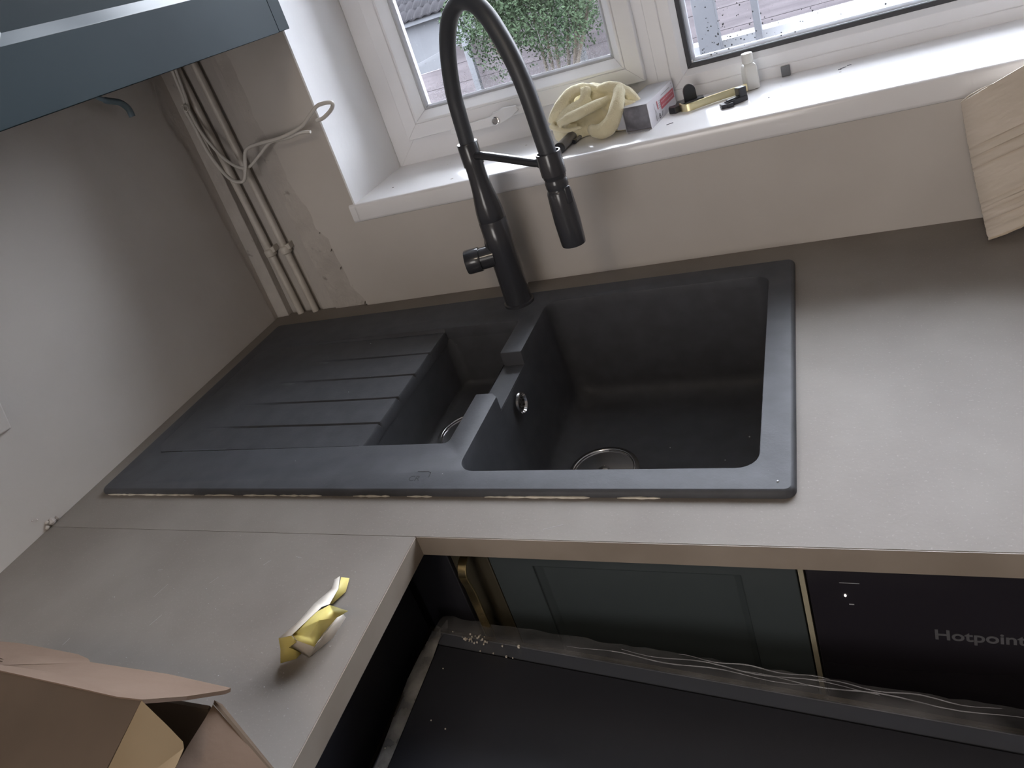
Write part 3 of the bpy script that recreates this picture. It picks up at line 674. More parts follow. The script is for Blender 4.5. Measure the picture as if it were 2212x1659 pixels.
b = MB(); b.lathe((TX, TY, 0), [(0.0150, 0.258), (0.0166, 0.2585), (0.0167, 0.2935), (0.0158, 0.295), (0.0124, 0.295)], 40); b.build('collar', M['black'], tap)

# ================================================================== WALL CABINET
wc = thing('wall_cabinet', (0.16, -0.5, 0.5345), 'dark teal wall cabinet with shaker door, top left above the pipes', 'cabinet')
b = MB(); b.box(0.001, 0.310, -0.62-0.5, -0.0075, 0.5365, 1.25); b.build('carcass', M['teal'], wc, bevel=0.0015)
b = MB(); b.box(0.311, 0.3285, -0.052, -0.021, 0.5350, 1.25); b.build('filler_strip', M['teal'], wc, bevel=0.0008)
def shaker(y0, y1, z0, z1, xf, th, rail, parent, material, axis='x', rec=0.009, mold=0.012, sgn=1, name='door', bev=0.001, panel_m=None, mould_m=None):
    """framed door; front face at xf (axis x) or at y=xf (axis y, facing -y)"""
    def P(a, z, dpt): return (xf-dpt, a, z) if axis == 'x' else (a, xf+dpt, z)
    b = MB()
    R = [(y0, z0), (y1, z0), (y1, z1), (y0, z1)]
    def ring(i): return [(y0+i, z0+i), (y1-i, z0+i), (y1-i, z1-i), (y0+i, z1-i)]
    L0 = [P(a, z, 0) for a, z in ring(0)]; L1 = [P(a, z, 0) for a, z in ring(rail)]
    L2 = [P(a, z, rec*0.35) for a, z in ring(rail+0.0006)]; L3 = [P(a, z, rec) for a, z in ring(rail+mold)]
    BK = [P(a, z, th) for a, z in ring(0)]
    b.bridge(L0, L1); b.bridge(L0, BK); b.fill([BK])
    if panel_m is None: b.bridge(L1, L2); b.bridge(L2, L3); b.fill([L3])
    o = b.build(name, material, parent, bevel=bev, smooth=30)
    if panel_m:
        b = MB(); b.bridge(L1, L2); b.bridge(L2, L3); b.build('moulding', mould_m, o, smooth=20)
        b = MB(); b.fill([L3]); b.build('recessed_panel', panel_m, o, smooth=0)
    return o
shaker(-0.62, -0.0545, 0.5345, 1.24, 0.330, 0.019, 0.078, wc, M['teal'], rec=0.006, mold=0.014, panel_m=M['panel_dark'], mould_m=M['mould'])
shaker(-1.12, -0.623, 0.5345, 1.24, 0.330, 0.019, 0.078, wc, M['teal'], rec=0.006, mold=0.014, panel_m=M['panel_dark'], mould_m=M['mould'])

# ================================================================== BASE UNITS under the window run
bu = thing('base_cabinet', (0.86, -0.3, -0.90), 'dark teal base cabinet with framed door under the sink', 'cabinet')
b = MB(); b.box(0.02, 1.0235, -0.560, -0.02, -0.80, -0.1999); b.box(0.60, 1.0235, -0.560, -0.540, -0.1999, -0.028); b.build('carcass', M['navy'], bu)
shaker(0.694, 1.0225, -0.75, -0.0285, -0.585, 0.020, 0.052, bu, M['navy'], axis='y', rec=0.008, mold=0.008)
b = MB(); b.box(0.6425, 0.6915, -0.583, -0.565, -0.75, -0.0285); b.build('filler_post', M['bronze'], bu, bevel=0.001)
b = MB(); b.box(1.0245, 1.0292, -0.588, -0.560, -0.75, -0.0285); b.build('edge_strip', M['cream'], bu, smooth=0)
b = MB(); b.box(0.02, 1.03, -0.52, -0.50, -0.91, -0.80); b.build('plinth', M['ink'], bu)

def bow_handle(name, P0, along, out, side, Ln, wdt, thk, proj, material, label=None, cat=None, parent=None, group=None):
    """flat strap handle with curled ends: P0 start, along = direction, out = projection direction, side = strap width direction"""
    along = Vector(along).normalized(); out = Vector(out).normalized(); side = Vector(side).normalized(); P0 = Vector(P0)
    pr = [(0.0, 0.0), (-0.001, proj*0.55), (0.003, proj*0.86), (0.010, proj), (0.020, proj*1.0), (0.032, proj*0.93), (0.045, proj*0.90), (Ln*0.5, proj*0.90)]
    pr = pr + [(Ln-a, h) for a, h in reversed(pr[:-1])]
    pts = spline([P0 + along*a + out*h for a, h in pr], 5)
    b = MB(); A = []; n = len(pts)
    for i, p in enumerate(pts):
        d = (pts[min(i+1, n-1)] - pts[max(i-1, 0)]).normalized(); nn = d.cross(side).normalized()
        A.append([p + side*wdt/2 + nn*thk/2, p - side*wdt/2 + nn*thk/2, p - side*wdt/2 - nn*thk/2, p + side*wdt/2 - nn*thk/2])
    for i in range(n-1): b.bridge(A[i], A[i+1])
    b.quad(*A[0]); b.quad(*A[-1])
    o = b.build(name, material, parent, bevel=0.0008, smooth=35)
    if label: tag(o, label, cat, group)
    return o
# cabinets of the left leg, doors facing right
lu = thing('base_cabinet', (0.3, -1.3, -0.90), 'near-black base cabinet under the left worktop leg, brass handle at its corner', 'cabinet')
b = MB(); b.box(0.02, 0.560, -2.65, -0.590, -0.80, -0.028); b.build('carcass', M['ink'], lu)
b = MB(); b.box(0.5605, 0.5800, -1.10, -0.602, -0.75, -0.0285); b.build('door', M['ink'], lu, bevel=0.001)
b = MB(); b.box(0.5605, 0.5800, -1.60, -1.104, -0.75, -0.0285); b.build('door', M['ink'], lu, bevel=0.001)
b = MB(); b.box(0.48, 0.50, -2.65, -0.59, -0.91, -0.80); b.build('plinth', M['ink'], lu)
b = MB(); b.box(0.5605, 0.6420, -0.588, -0.566, -0.75, -0.0285); b.build('corner_post', M['ink'], lu, bevel=0.001)
bow_handle('handle', (0.6740, -0.5855, -0.0560), (0, 0, -1), (0, -1, 0), (1, 0, 0), 0.16, 0.011, 0.003, 0.030, M['brass'], parent=bu)

# built-in appliance with the brand lettering
ap = thing('washing_machine', (1.33, -0.3, -0.905), 'glossy black appliance right of the cream strip, grey lettering on its front', 'appliance')
b = MB(); b.box(1.0315, 1.628, -0.560, -0.03, -0.905, -0.032); b.build('housing', M['ink'], ap)
b = MB(); b.box(1.0305, 1.628, -0.584, -0.561, -0.905, -0.0285); b.build('front_panel', M['blackglass'], ap, bevel=0.0015)
YF = -0.5843
text_mesh('lettering', 'Hotpoint', 0.0185, (1.1315, YF, -0.1530), (1, 0, 0), (0, 0, 1), M['grey_print'], ap, 0.0002, sx=1.03, bold=0.00035)
b = MB(); b.lathe((1.0620, YF, -0.1015), [(0.0010, 0), (0.0009, 0.0006), (0.0001, 0.0007)], 12, ax=(0, -1, 0)); b.build('indicator_light', M['led'], ap)
for xa, xb, za, zb in ((1.0585, 1.0755, -0.0850, -0.0845), (1.0642, 1.0685, -0.1135, -0.1125), (1.0670, 1.0710, -0.2360, -0.2352)):
    b = MB(); b.box(xa, xb, YF-0.0002, YF, za, zb); b.build('panel_marking', M['sealw'], ap)
fu = thing('base_cabinet', (1.95, -0.3, -0.90), 'dark teal base cabinet beyond the black appliance', 'cabinet')
b = MB(); b.box(1.632, 2.74, -0.560, -0.02, -0.80, -0.028); b.build('carcass', M['navy'], fu)
shaker(1.634, 2.18, -0.75, -0.0285, -0.585, 0.02, 0.052, fu, M['navy'], axis='y', rec=0.008, mold=0.008)

# ================================================================== FILM-WRAPPED APPLIANCE in the foreground
ZW = -0.1500
fw = thing('wrapped_appliance', (0.93, -0.92, -0.91), 'large black-topped appliance wrapped in clear film, standing in front of the units', 'appliance')
# top plane corners (measured from the room): far-left inner corner, direction right and towards the room
I0 = Vector((0.6230, -0.6450)); UR = Vector((0.5573, -0.0447)).normalized(); UV = Vector((-UR.y, UR.x)) * -1
UVs = (UV + UR*0.10).normalized()
def W(a, c, z): p = I0 + UR*a + UVs*c; return (p.x, p.y, z)
Wd, Dp = 0.60, 0.555
b = MB(); b.prism([W(0, 0, ZW), W(Wd, 0, ZW), W(Wd, Dp, ZW), W(0, Dp, ZW)], (0, 0, -0.006)); b.build('glass_top', M['glassdark'], fw, bevel=0.0015)
def strip(o0, o1, z0, z1, name, m):
    """mitred strip around the top, from outward offset o0 at z0 to o1 at z1"""
    A = [W(-o0, -o0, z0), W(Wd+o0, -o0, z0), W(Wd+o0, Dp+o0, z0), W(-o0, Dp+o0, z0)]; B = [W(-o1, -o1, z1), W(Wd+o1, -o1, z1), W(Wd+o1, Dp+o1, z1), W(-o1, Dp+o1, z1)]
    b = MB(); b.bridge(A, B); b.bridge([(p[0], p[1], p[2]-0.004) for p in A], [(p[0], p[1], p[2]-0.004) for p in B]); return b.build(name, m, fw, smooth=0)
strip(0.0004, 0.0165, ZW+0.0002, ZW-0.0010, 'steel_rim', M['rim'])
strip(0.0166, 0.0195, ZW-0.003, ZW-0.004, 'rim_groove', M['groove'])
strip(0.0196, 0.0235, ZW-0.0012, ZW-0.0030, 'outer_rim', mat('warm_reflection_trim', (0.16, 0.12, 0.07), 0.22, metal=0.9))  # warm reflection along the groove, put into the rim's colour
b = MB(); b.prism([W(-0.018, -0.018, ZW-0.009), W(Wd+0.018, -0.018, ZW-0.009), W(Wd+0.018, Dp+0.018, ZW-0.009), W(-0.018, Dp+0.018, ZW-0.009)], (0, 0, -0.745)); b.build('housing', M['ink'], fw, bevel=0.002)
# film: crinkled border standing out round the rim
random.seed(21)
rows = []; N = 46
for j in range(4):
    r = []
    for i in range(N+1):
        a = -0.012 + (Wd+0.02)*i/N; off = [0.014, 0.023, 0.033, 0.0425][j] + random.uniform(-0.0016, 0.0016)*(j > 0)
        z = ZW + [0.0012, 0.0022, -0.001, -0.004][j] + random.uniform(-0.0018, 0.0018)*(j in (1, 2))
        r.append(W(a, -off, z))
    rows.append(r)
b = MB(); b.grid(rows); b.build('film_border', M['film'], fw, smooth=50)
b = MB()
for o_ff, a0, a1, am in ((0.026, 0.16, 0.40, 0.0018), (0.031, 0.22, 0.46, 0.0022), (0.036, 0.28, 0.42, 0.0015), (0.0285, 0.34, 0.58, 0.0020), (0.034, 0.40, 0.55, 0.0018)):
    pts = [W(a0+(a1-a0)*k/16, -(o_ff+am*math.sin(k*0.9+o_ff*900)), ZW+0.0028) for k in range(17)]
    b.tube(pts, [0.0002+0.0004*math.sin(PI*k/16) for k in range(17)], 5)
b.build('film_crease', mat_film('crease_film', 0.26, 0.12, (0.6, 0.6, 0.64), 40), fw)
left = [(0.0, -0.0180, 0.0), (0.02, -0.0185, 0.0), (0.05, -0.0215, -0.002), (0.10, -0.0185, -0.002), (0.14, -0.0150, -0.001), (0.20, -0.0160, 0.0), (0.30, -0.018, 0.0), (0.45, -0.016, 0.0), (Dp, -0.017, 0.0)]
rows = [[W(0.0008+random.uniform(0, 0.0006), c, ZW+0.0012) for c, o, dz in left], [W(o*0.5, c+random.uniform(-0.002, 0.002), ZW+0.003) for c, o, dz in left], [W(o, c, ZW+0.0005+dz) for c, o, dz in left]]
rows[2][0] = W(-0.0125, -0.024, ZW+0.001); rows[1][0] = W(-0.004, -0.020, ZW+0.003); rows[0][0] = W(0.0, -0.010, ZW+0.002)
b = MB(); b.grid(rows); b.build('film_border', mat_film('dense_clear_film', 0.45, 0.4, (0.55, 0.53, 0.50), 30), fw, smooth=50)
b = MB(); b.quad(W(-0.016, 0.005, ZW-0.001), W(0.0, -0.0335, ZW+0.002), W(0.006, -0.022, ZW+0.003), W(0.0, 0.0, ZW+0.003)); b.build('film_fold', M['film'], fw, smooth=0)
b = MB(); b.grid([[W(-0.015, 0.10, ZW-0.004), W(-0.0150, 0.16, ZW-0.004), W(-0.018, 0.3, ZW-0.004), W(-0.02, Dp, ZW-0.004)], [W(-0.016, 0.10, ZW-0.008), W(-0.024, 0.16, ZW-0.010), W(-0.030, 0.3, ZW-0.012), W(-0.034, Dp, ZW-0.012)]]); b.build('film_flap', M['film_thin'], fw)
b = MB()
for _ in range(34):
    a = 0.045 + random.gauss(0, 0.010); c = -0.013 + random.gauss(0, 0.003); p = W(a, c, ZW+0.0026); r = random.uniform(0.0003, 0.0009); b.obox(p, (r, 0, 0), (0, r, 0), (0, 0, r))
for a, c, r in ((0.103, -0.014, .0013), (0.083, -0.011, .0008), (0.058, 0.0, .0006), (0.075, 0.0, 0.0006), (0.092, 0.001, .0009), (0.10, 0.001, .0006), (0.02, 0.03, .0005), (0.03, 0.09, .0005), (0.05, 0.095, .0006), (-0.01, 0.13, .0007), (-0.008, 0.15, .0006)):
    b.obox(W(a, c, ZW+0.0020), (r, 0, 0), (0, r, 0), (0, 0, r))
b.build('plaster_dust', M['wpaper'], fw, smooth=0)['kind'] = 'stuff'

# ================================================================== THINGS ON THE SILL
random.seed(2)
# crumpled yellow cloth: one sheet bunched up into rolled folds, skinned together
def ell(b, c, rx, ry, rz, n=18):
    base = len(b.v)
    for i in range(1, n):
        for j in range(n):
            a = PI*i/n; t = 2*PI*j/n; b.v.append((c[0]+rx*math.sin(a)*math.cos(t), c[1]+ry*math.sin(a)*math.sin(t), max(SZ+0.0012, c[2]+rz*math.cos(a))))
    b.v.append((c[0], c[1], c[2]+rz)); b.v.append((c[0], c[1], max(SZ+0.0012, c[2]-rz))); T_ = len(b.v)-2
    for i in range(n-2):
        for j in range(n): b.f.append((base+i*n+j, base+(i+1)*n+j, base+(i+1)*n+(j+1) % n, base+i*n+(j+1) % n)); b.mi.append(0)
    for j in range(n):
        b.f.append((T_, base+j, base+(j+1) % n)); b.mi.append(0); b.f.append((T_+1, base+(n-2)*n+(j+1) % n, base+(n-2)*n+j)); b.mi.append(0)
def fold(b, pts, rad, flat=1.0):
    P_ = spline(pts, 5); n = len(P_); R_ = []
    for i in range(n):
        t = i/(n-1)*(len(rad)-1); k = min(int(t), len(rad)-2); R_.append(rad[k] + (rad[k+1]-rad[k])*(t-k))
    b.tube([Vector((q.x, q.y, max(q.z, SZ+0.002+R_[i]*0.6))) for i, q in enumerate(P_)], R_, 14, flat=flat)
b = MB()
ell(b, (0.712, 0.135, 0.225), 0.042, 0.044, 0.056); ell(b, (0.755, 0.136, 0.230), 0.044, 0.040, 0.062); ell(b, (0.800, 0.122, 0.226), 0.036, 0.038, 0.056)
fold(b, [(0.6861,0.085,0.2528),(0.6972,0.085,0.2649),(0.7114,0.09,0.2790),(0.7248,0.10,0.2890),(0.7384,0.11,0.2920),(0.7518,0.12,0.2880),(0.7658,0.12,0.2810)], [0.007,0.010,0.011,0.011,0.010,0.010,0.009])
fold(b, [(0.690,0.098,0.240),(0.700,0.098,0.256),(0.712,0.102,0.268),(0.726,0.108,0.276)], [0.012,0.014,0.014,0.012])
fold(b, [(0.7534,0.104,0.2900),(0.7530,0.094,0.2830),(0.7470,0.084,0.2745),(0.7400,0.078,0.2660)], [0.009,0.008,0.006,0.003])
fold(b, [(0.7041,0.064,0.2530),(0.7228,0.064,0.2580),(0.7438,0.066,0.2620),(0.7625,0.074,0.2650),(0.7791,0.089,0.2660),(0.7907,0.104,0.2668)], [0.006,0.0085,0.0092,0.0090,0.008,0.006])
fold(b, [(0.7020,0.080,0.2500),(0.7180,0.080,0.2600),(0.7400,0.086,0.2680),(0.7600,0.096,0.2720)], [0.010,0.012,0.012,0.008])
fold(b, [(0.8086,0.104,0.2780),(0.8085,0.084,0.2680),(0.8040,0.069,0.2540),(0.7961,0.062,0.2400),(0.7872,0.056,0.2310),(0.7742,0.056,0.2270),(0.7625,0.058,0.2300),(0.7560,0.066,0.2340)], [0.009,0.0105,0.012,0.0135,0.0145,0.0130,0.0105,0.007])
fold(b, [(0.6880,0.076,0.2500),(0.6993,0.066,0.2440),(0.7155,0.061,0.2400),(0.7304,0.060,0.2395),(0.7399,0.061,0.2395),(0.7405,0.063,0.2360)], [0.006,0.0050,0.0042,0.0036,0.0030,0.0022])
fold(b, [(0.690,0.094,0.244),(0.700,0.086,0.240),(0.716,0.084,0.238),(0.730,0.086,0.238)], [0.008,0.008,0.007,0.005])
fold(b, [(0.7702,0.12,0.2820),(0.7900,0.11,0.2840),(0.8082,0.105,0.2775),(0.8220,0.105,0.2640),(0.8317,0.102,0.2500),(0.8366,0.095,0.2400)], [0.008,0.0095,0.0095,0.009,0.0085,0.006])
fold(b, [(0.8234,0.094,0.2560),(0.8166,0.088,0.2425),(0.8065,0.082,0.2300),(0.7980,0.066,0.2250)], [0.012,0.013,0.012,0.009])
fold(b, [(0.775,0.105,0.262),(0.790,0.098,0.250),(0.795,0.088,0.238)], [0.010,0.010,0.008])
co = b.build('cleaning_cloth', M['cloth'], origin=(0.75, 0.10, SZ), merge=False)
tag(co, 'crumpled cream-yellow microfibre cloth on the window sill', 'cloth')
tx = bpy.data.textures.new('cloth_wrinkles', 'CLOUDS'); tx.noise_scale = 0.024
q_ = co.modifiers.new('skin_over_folds', 'REMESH'); q_.mode = 'VOXEL'; q_.voxel_size = 0.0017; q_.use_smooth_shade = True
q_ = co.modifiers.new('soften', 'SMOOTH'); q_.factor = 0.5; q_.iterations = 9
dm = co.modifiers.new('wrinkles', 'DISPLACE'); dm.texture = tx; dm.strength = 0.0035; dm.mid_level = 0.5; dm.texture_coords = 'LOCAL'

t1 = thing('metal_tube', (0.712, 0.075, SZ), 'grey tube on the sill poking out from under the yellow cloth', 'tube')
b = MB(); b.tube([(0.7060, 0.034, SZ+0.0098), (0.7135, 0.10, SZ+0.0098), (0.7180, 0.135, SZ+0.0098)], 0.0085, 24); b.build('barrel', M['greypl'], t1)
b = MB(); b.tube([(0.7056, 0.0295, SZ+0.0098), (0.7061, 0.0345, SZ+0.0098)], 0.0094, 24); b.build('end_cap', M['blackpl'], t1, bevel=0.001)
t2 = thing('thin_rod', (0.722, 0.10, SZ), 'thin grey rod with dark tip beside the grey tube', 'rod')
b = MB(); b.tube([(0.7205, 0.072, SZ+0.0048), (0.7305, 0.118, SZ+0.0048)], 0.0030, 14); b.build('shaft', M['greypl'], t2)
b = MB(); b.lathe((0.7200, 0.0700, SZ+0.0048), [(0.0040, 0), (0.0042, 0.003), (0.0036, 0.007), (0.003, 0.009)], 16, ax=(0.21, 0.97, 0)); b.build('tip', M['blackpl'], t2)

# small white carton, open end towards the room
cb = thing('small_carton', (0.85, 0.10, SZ), 'small white carton with red print and open dark end on the sill', 'box')
cA = Vector((0.8545, 0.0580, SZ+0.0008)); cd = Vector((0.0235, 0.1280, 0)).normalized(); cs = Vector((-cd.y, cd.x, 0)); CLn, CW, CH = 0.132, 0.043, 0.041
p = lambda a, s, h: tuple(cA + cd*a + cs*s + Vector((0, 0, h)))
b = MB()
b.quad(p(0,0,0), p(CLn,0,0), p(CLn,0,CH), p(0,0,CH), m=0); b.quad(p(0,0,CH), p(CLn,0,CH), p(CLn,CW,CH), p(0,CW,CH), m=1)
b.quad(p(0,CW,0), p(CLn,CW,0), p(CLn,CW,CH), p(0,CW,CH), m=1); b.quad(p(0,0,0), p(CLn,0,0), p(CLn,CW,0), p(0,CW,0), m=0); b.quad(p(CLn,0,0), p(CLn,CW,0), p(CLn,CW,CH), p(CLn,0,CH), m=0)
cbo = b.build('carton_body', [M['white_card'], M['silver_card']], cb, solid=0.0008, smooth=0, origin=tuple(cA))
b = MB(); b.quad(p(0.003,0.001,0.001), p(0.003,CW-0.001,0.001), p(0.003,CW-0.001,CH-0.001), p(0.003,0.001,CH-0.001)); b.build('clear_window', M['grey_in'], cb, solid=0.0006, smooth=0)
b = MB(); b.quad(p(0,CW,0.006), p(-0.010,CW+0.010,0.010), p(-0.012,CW+0.010,0.028), p(0,CW,CH)); b.quad(p(0,0.002,0.0), p(-0.008,0.003,-0.0002), p(-0.008,CW-0.004,-0.0002), p(0,CW-0.002,0.0)); b.build('end_flap', M['silver_card'], cb, solid=0.0006, smooth=0)
q = lambda a, h: tuple(cA + cd*a - cs*0.0007 + Vector((0, 0, h)))
b = MB(); b.quad(q(0.058,0.013), q(0.128,0.013), q(0.128,0.029), q(0.058,0.029)); b.quad(q(0.041,0.018), q(0.045,0.018), q(0.045,0.0315), q(0.041,0.0315)); b.build('red_label', M['red'], cb, smooth=0)
b = MB()
q2 = lambda a, h: tuple(cA + cd*a - cs*0.0010 + Vector((0, 0, h)))
for h in (0.0250, 0.0180):
    a = 0.062
    while a < 0.120:
        w_ = random.uniform(0.003, 0.007); b.quad(q2(a,h-0.0012), q2(a+w_,h-0.0012), q2(a+w_,h+0.0012), q2(a,h+0.0012)); a += w_+0.0015
b.build('label_print', M['pink'], cb, smooth=0)
text_mesh('printed_code', 'B', 0.012, tuple(cA + cd*0.041 - cs*0.0008 + Vector((0,0,0.0025))), cd, (0,0,1), M['dkprint'], cb, 0.0001, sx=1.2)
b = MB()
for h in (0.029, 0.0255, 0.022, 0.0185): b.quad(q(0.048,h), q(0.056,h), q(0.056,h+0.001), q(0.048,h+0.001))
b.quad(q(0.066,0.0335), q(0.112,0.0335), q(0.112,0.0350), q(0.066,0.0350)); b.quad(q(0.122,0.0365), q(0.1245,0.0365), q(0.1245,0.039), q(0.122,0.039)); b.quad(q(0.122,0.0315), q(0.1245,0.0315), q(0.1245,0.034), q(0.122,0.034))
b.quad(q(0.053,0.0035), q(0.058,0.003), q(0.064,0.010), q(0.058,0.0105)); b.quad(q(0.026,0.003), q(0.030,0.003), q(0.031,0.012), q(0.027,0.012))
b.quad(q(0.0285,0.012), q(0.0305,0.012), q(0.0275,0.032), q(0.0265,0.032)); b.quad(q(0.034,0.004), q(0.0355,0.004), q(0.0330,0.020), q(0.0322,0.020)); b.build('printed_drawing', M['gryprint'], cb, smooth=0)

# brass strap handle lying on its side, towards the frame
bow_handle('cabinet_handle', (0.8930, 0.1300, SZ+0.0072), (0.099, 0.047, 0), (0.047, -0.099, 0), (0, 0, 1), 0.110, 0.0125, 0.0032, 0.022, M['brass_pale'],
           'loose flat brass cabinet handle lying on the window sill', 'handle')
# black plastic bracket with upright tab
bk = thing('plastic_bracket', (0.895, 0.155, SZ), 'black plastic bracket with rounded upright tab behind the brass handle', 'bracket')
b = MB(); b.prism([(0.8745, 0.124, SZ+0.0005), (0.886, 0.118, SZ+0.0005), (0.906, 0.140, SZ+0.0005), (0.930, 0.150, SZ+0.0005), (0.928, 0.164, SZ+0.0005), (0.900, 0.166, SZ+0.0005), (0.884, 0.158, SZ+0.0005), (0.884, 0.140, SZ+0.0005), (0.874, 0.136, SZ+0.0005)], (0, 0, 0.010)); b.build('base', M['blackpl'], bk, bevel=0.0012)
tabp = [(0.8985, 0.150), (0.9165, 0.156)]; tp = []
for i in range(13):
    a = PI*i/12; tp.append((0.9075+0.0095*math.cos(a), 0.153+0.003*math.cos(a), SZ+0.024+0.0125*math.sin(a)))
tp = [(0.917, 0.156, SZ+0.010)] + tp + [(0.898, 0.150, SZ+0.010)]
b = MB(); b.prism(tp, (0.002, -0.005, 0)); b.build('tab', M['blackpl'], bk, bevel=0.0008)
b = MB(); b.obox((0.9085, 0.1495, SZ+0.021), (0.0009, 0.0003, 0), (0, 0.0012, 0), (0, 0, 0.012)); b.obox((0.9085, 0.1495, SZ+0.019), (0.007, 0.0023, 0), (0, 0.0012, 0), (0, 0, 0.0008)); b.build('rib', M['blackpl'], bk)
# black clip
ck = thing('plastic_clip', (0.985, 0.10, SZ), 'small black plastic clip in front of the brass handle and bottle', 'clip')
cdx, cdy = 0.78, 0.62
b = MB(); b.obox((0.9825, 0.0975, SZ+0.0045), (0.018*cdx, 0.018*cdy, 0), (-0.0055*cdy, 0.0055*cdx, 0), (0, 0, 0.0042)); b.obox((0.9825, 0.0975, SZ+0.0095), (0.0165*cdx, 0.0165*cdy, 0), (-0.003*cdy, 0.003*cdx, 0), (0, 0, 0.0012)); b.build('slide', M['blackpl'], ck, bevel=0.0008)
b = MB(); b.obox((0.9905, 0.1060, SZ+0.0150), (0.0065*cdx, 0.0065*cdy, 0), (-0.0065*cdy, 0.0065*cdx, 0), (0, 0, 0.0075)); b.build('block', M['blackpl'], ck, bevel=0.0012)
b = MB(); b.obox((0.9645, 0.0860, SZ+0.0035), (0.005, 0.001, 0), (-0.002, 0.006, 0), (0, 0, 0.0033)); b.obox((0.973, 0.0835, SZ+0.0035), (0.005, 0.001, 0), (-0.002, 0.004, 0), (0, 0, 0.0033)); b.build('jaw', M['blackpl'], ck, bevel=0.0008)
# white bottle
bt = thing('plastic_bottle', (1.003, 0.168, SZ), 'small square white plastic bottle with round cap standing on the sill', 'bottle')
b = MB(); prev = None
for z, hw, r in ((0.0008, 0.0096, 0.003), (0.002, 0.0108, 0.0035), (0.020, 0.0108, 0.0035), (0.037, 0.0103, 0.0035), (0.0405, 0.0088, 0.004), (0.0425, 0.0070, 0.005)):
    lp = [(1.0035+x*0.93-y*0.36, 0.168+x*0.36+y*0.93, SZ+z) for x, y in rrect(-hw, hw, -hw, hw, r, 5)]
    if prev: b.bridge(prev, lp)
    else: b.fill([lp])
    prev = lp
b.fill([prev]); b.build('body', M['bottle'], bt, smooth=50)
b = MB(); b.lathe((1.0035, 0.168, SZ), [(0.0078, 0.0425), (0.0086, 0.0432), (0.0086, 0.0575), (0.0080, 0.0586), (0.0001, 0.0588)], 32); b.build('cap', M['bottle'], bt)
# grey block against the frame
b = MB(); b.obox((1.0555, 0.2010, SZ+0.0082), (0.0068, 0.0008, 0), (0, 0.0050, 0), (0, 0, 0.0078))
tag(b.build('glazing_packer', M['greyblk'], bevel=0.0008), 'small grey plastic packer against the fixed window frame', 'packer')

# ================================================================== PAPER on the left leg
pp = thing('backing_paper', (0.59, -0.75, 0.0), 'torn yellow and white backing paper curled on the left worktop', 'paper')
PM = [(0.5756,-0.7574,0.018),(0.6016,-0.7372,0.020),(0.6292,-0.7440,0.022),(0.6152,-0.7478,0.016),(0.6056,-0.7649,0.012),(0.6088,-0.7819,0.016),(0.5961,-0.7856,0.028),(0.5811,-0.7765,0.024)]
C1 = (0.6101,-0.7633,0.030); C2 = (0.6000,-0.7746,0.020)
def fan(b, pts, c, m=0):
    n = len(pts)
    for i in range(n): b.quad(c, pts[i], pts[(i+1) % n], m=m)
def cen(pts, dz=0.0): n = len(pts); return (sum(p[0] for p in pts)/n, sum(p[1] for p in pts)/n, sum(p[2] for p in pts)/n + dz)
b = MB()
b.quad(PM[0], PM[1], C1, m=0); b.quad(PM[1], PM[2], PM[3], C1, m=0); b.quad(PM[3], PM[4], C1, m=0); b.quad(C1, PM[4], PM[5], C2, m=0); b.quad(C2, PM[5], PM[6], m=0); b.quad(C2, PM[6], PM[7], m=0); b.quad(PM[7], PM[0], C1, C2, m=0)
b.build('yellow_sheet', M['yellow'], pp, solid=0.0003, smooth=60)
def sheet(name, pts, material, dz=0.0, ss=0):
    b = MB(); fan(b, pts, cen(pts, dz)); return b.build(name, material, pp, solid=0.0003, smooth=50, subsurf=ss)
sheet('white_strip', [(0.6169,-0.7404,0.012),(0.6163,-0.7393,0.006),(0.6120,-0.7612,0.003),(0.5960,-0.7832,0.001),(0.6069,-0.7805,0.014),(0.6038,-0.7634,0.010),(0.6134,-0.7463,0.014)], M['wpaper'], 0.003)
PLs = [(0.5699,-0.7829,0.024),(0.5728,-0.7549,0.016),(0.5701,-0.7276,0.008),(0.5719,-0.7186,0.006),(0.5762,-0.7043,0.004),(0.5730,-0.6920,0.004),(0.5790,-0.6890,0.006),(0.5904,-0.7081,0.010),(0.5932,-0.7298,0.012),(0.5916,-0.7386,0.018),(0.5885,-0.7828,0.030)]
b = MB(); b.quad(PLs[4], PLs[5], PLs[6], PLs[7]); b.quad(PLs[3], PLs[4], PLs[7], PLs[8]); b.quad(PLs[2], PLs[3], PLs[8], PLs[9]); b.quad(PLs[1], PLs[2], PLs[9]); b.quad(PLs[0], PLs[1], PLs[9], PLs[10]); b.build('white_strip', M['wpaper'], pp, solid=0.0003, smooth=50)
sheet('yellow_tail', [(0.5815,-0.6901,0.006),(0.5909,-0.6890,0.004),(0.5944,-0.7049,0.002),(0.5872,-0.7210,0.002),(0.5855,-0.7235,0.004),(0.5885,-0.7064,0.008)], M['yellow'], 0.001)
sheet('yellow_flap', [(0.5699,-0.7829,0.024),(0.5865,-0.7813,0.028),(0.5937,-0.7842,0.024),(0.5741,-0.7797,0.012),(0.5861,-0.7812,0.003),(0.5821,-0.7863,0.001),(0.5671,-0.7931,0.001),(0.5677,-0.7856,0.012)], M['yellow'], 0.001)
sheet('inner_face', [(0.5761,-0.7811,0.014),(0.5950,-0.7846,0.026),(0.6088,-0.7819,0.016),(0.5960,-0.7832,0.001),(0.5851,-0.7806,0.002)], M['wpaper'])

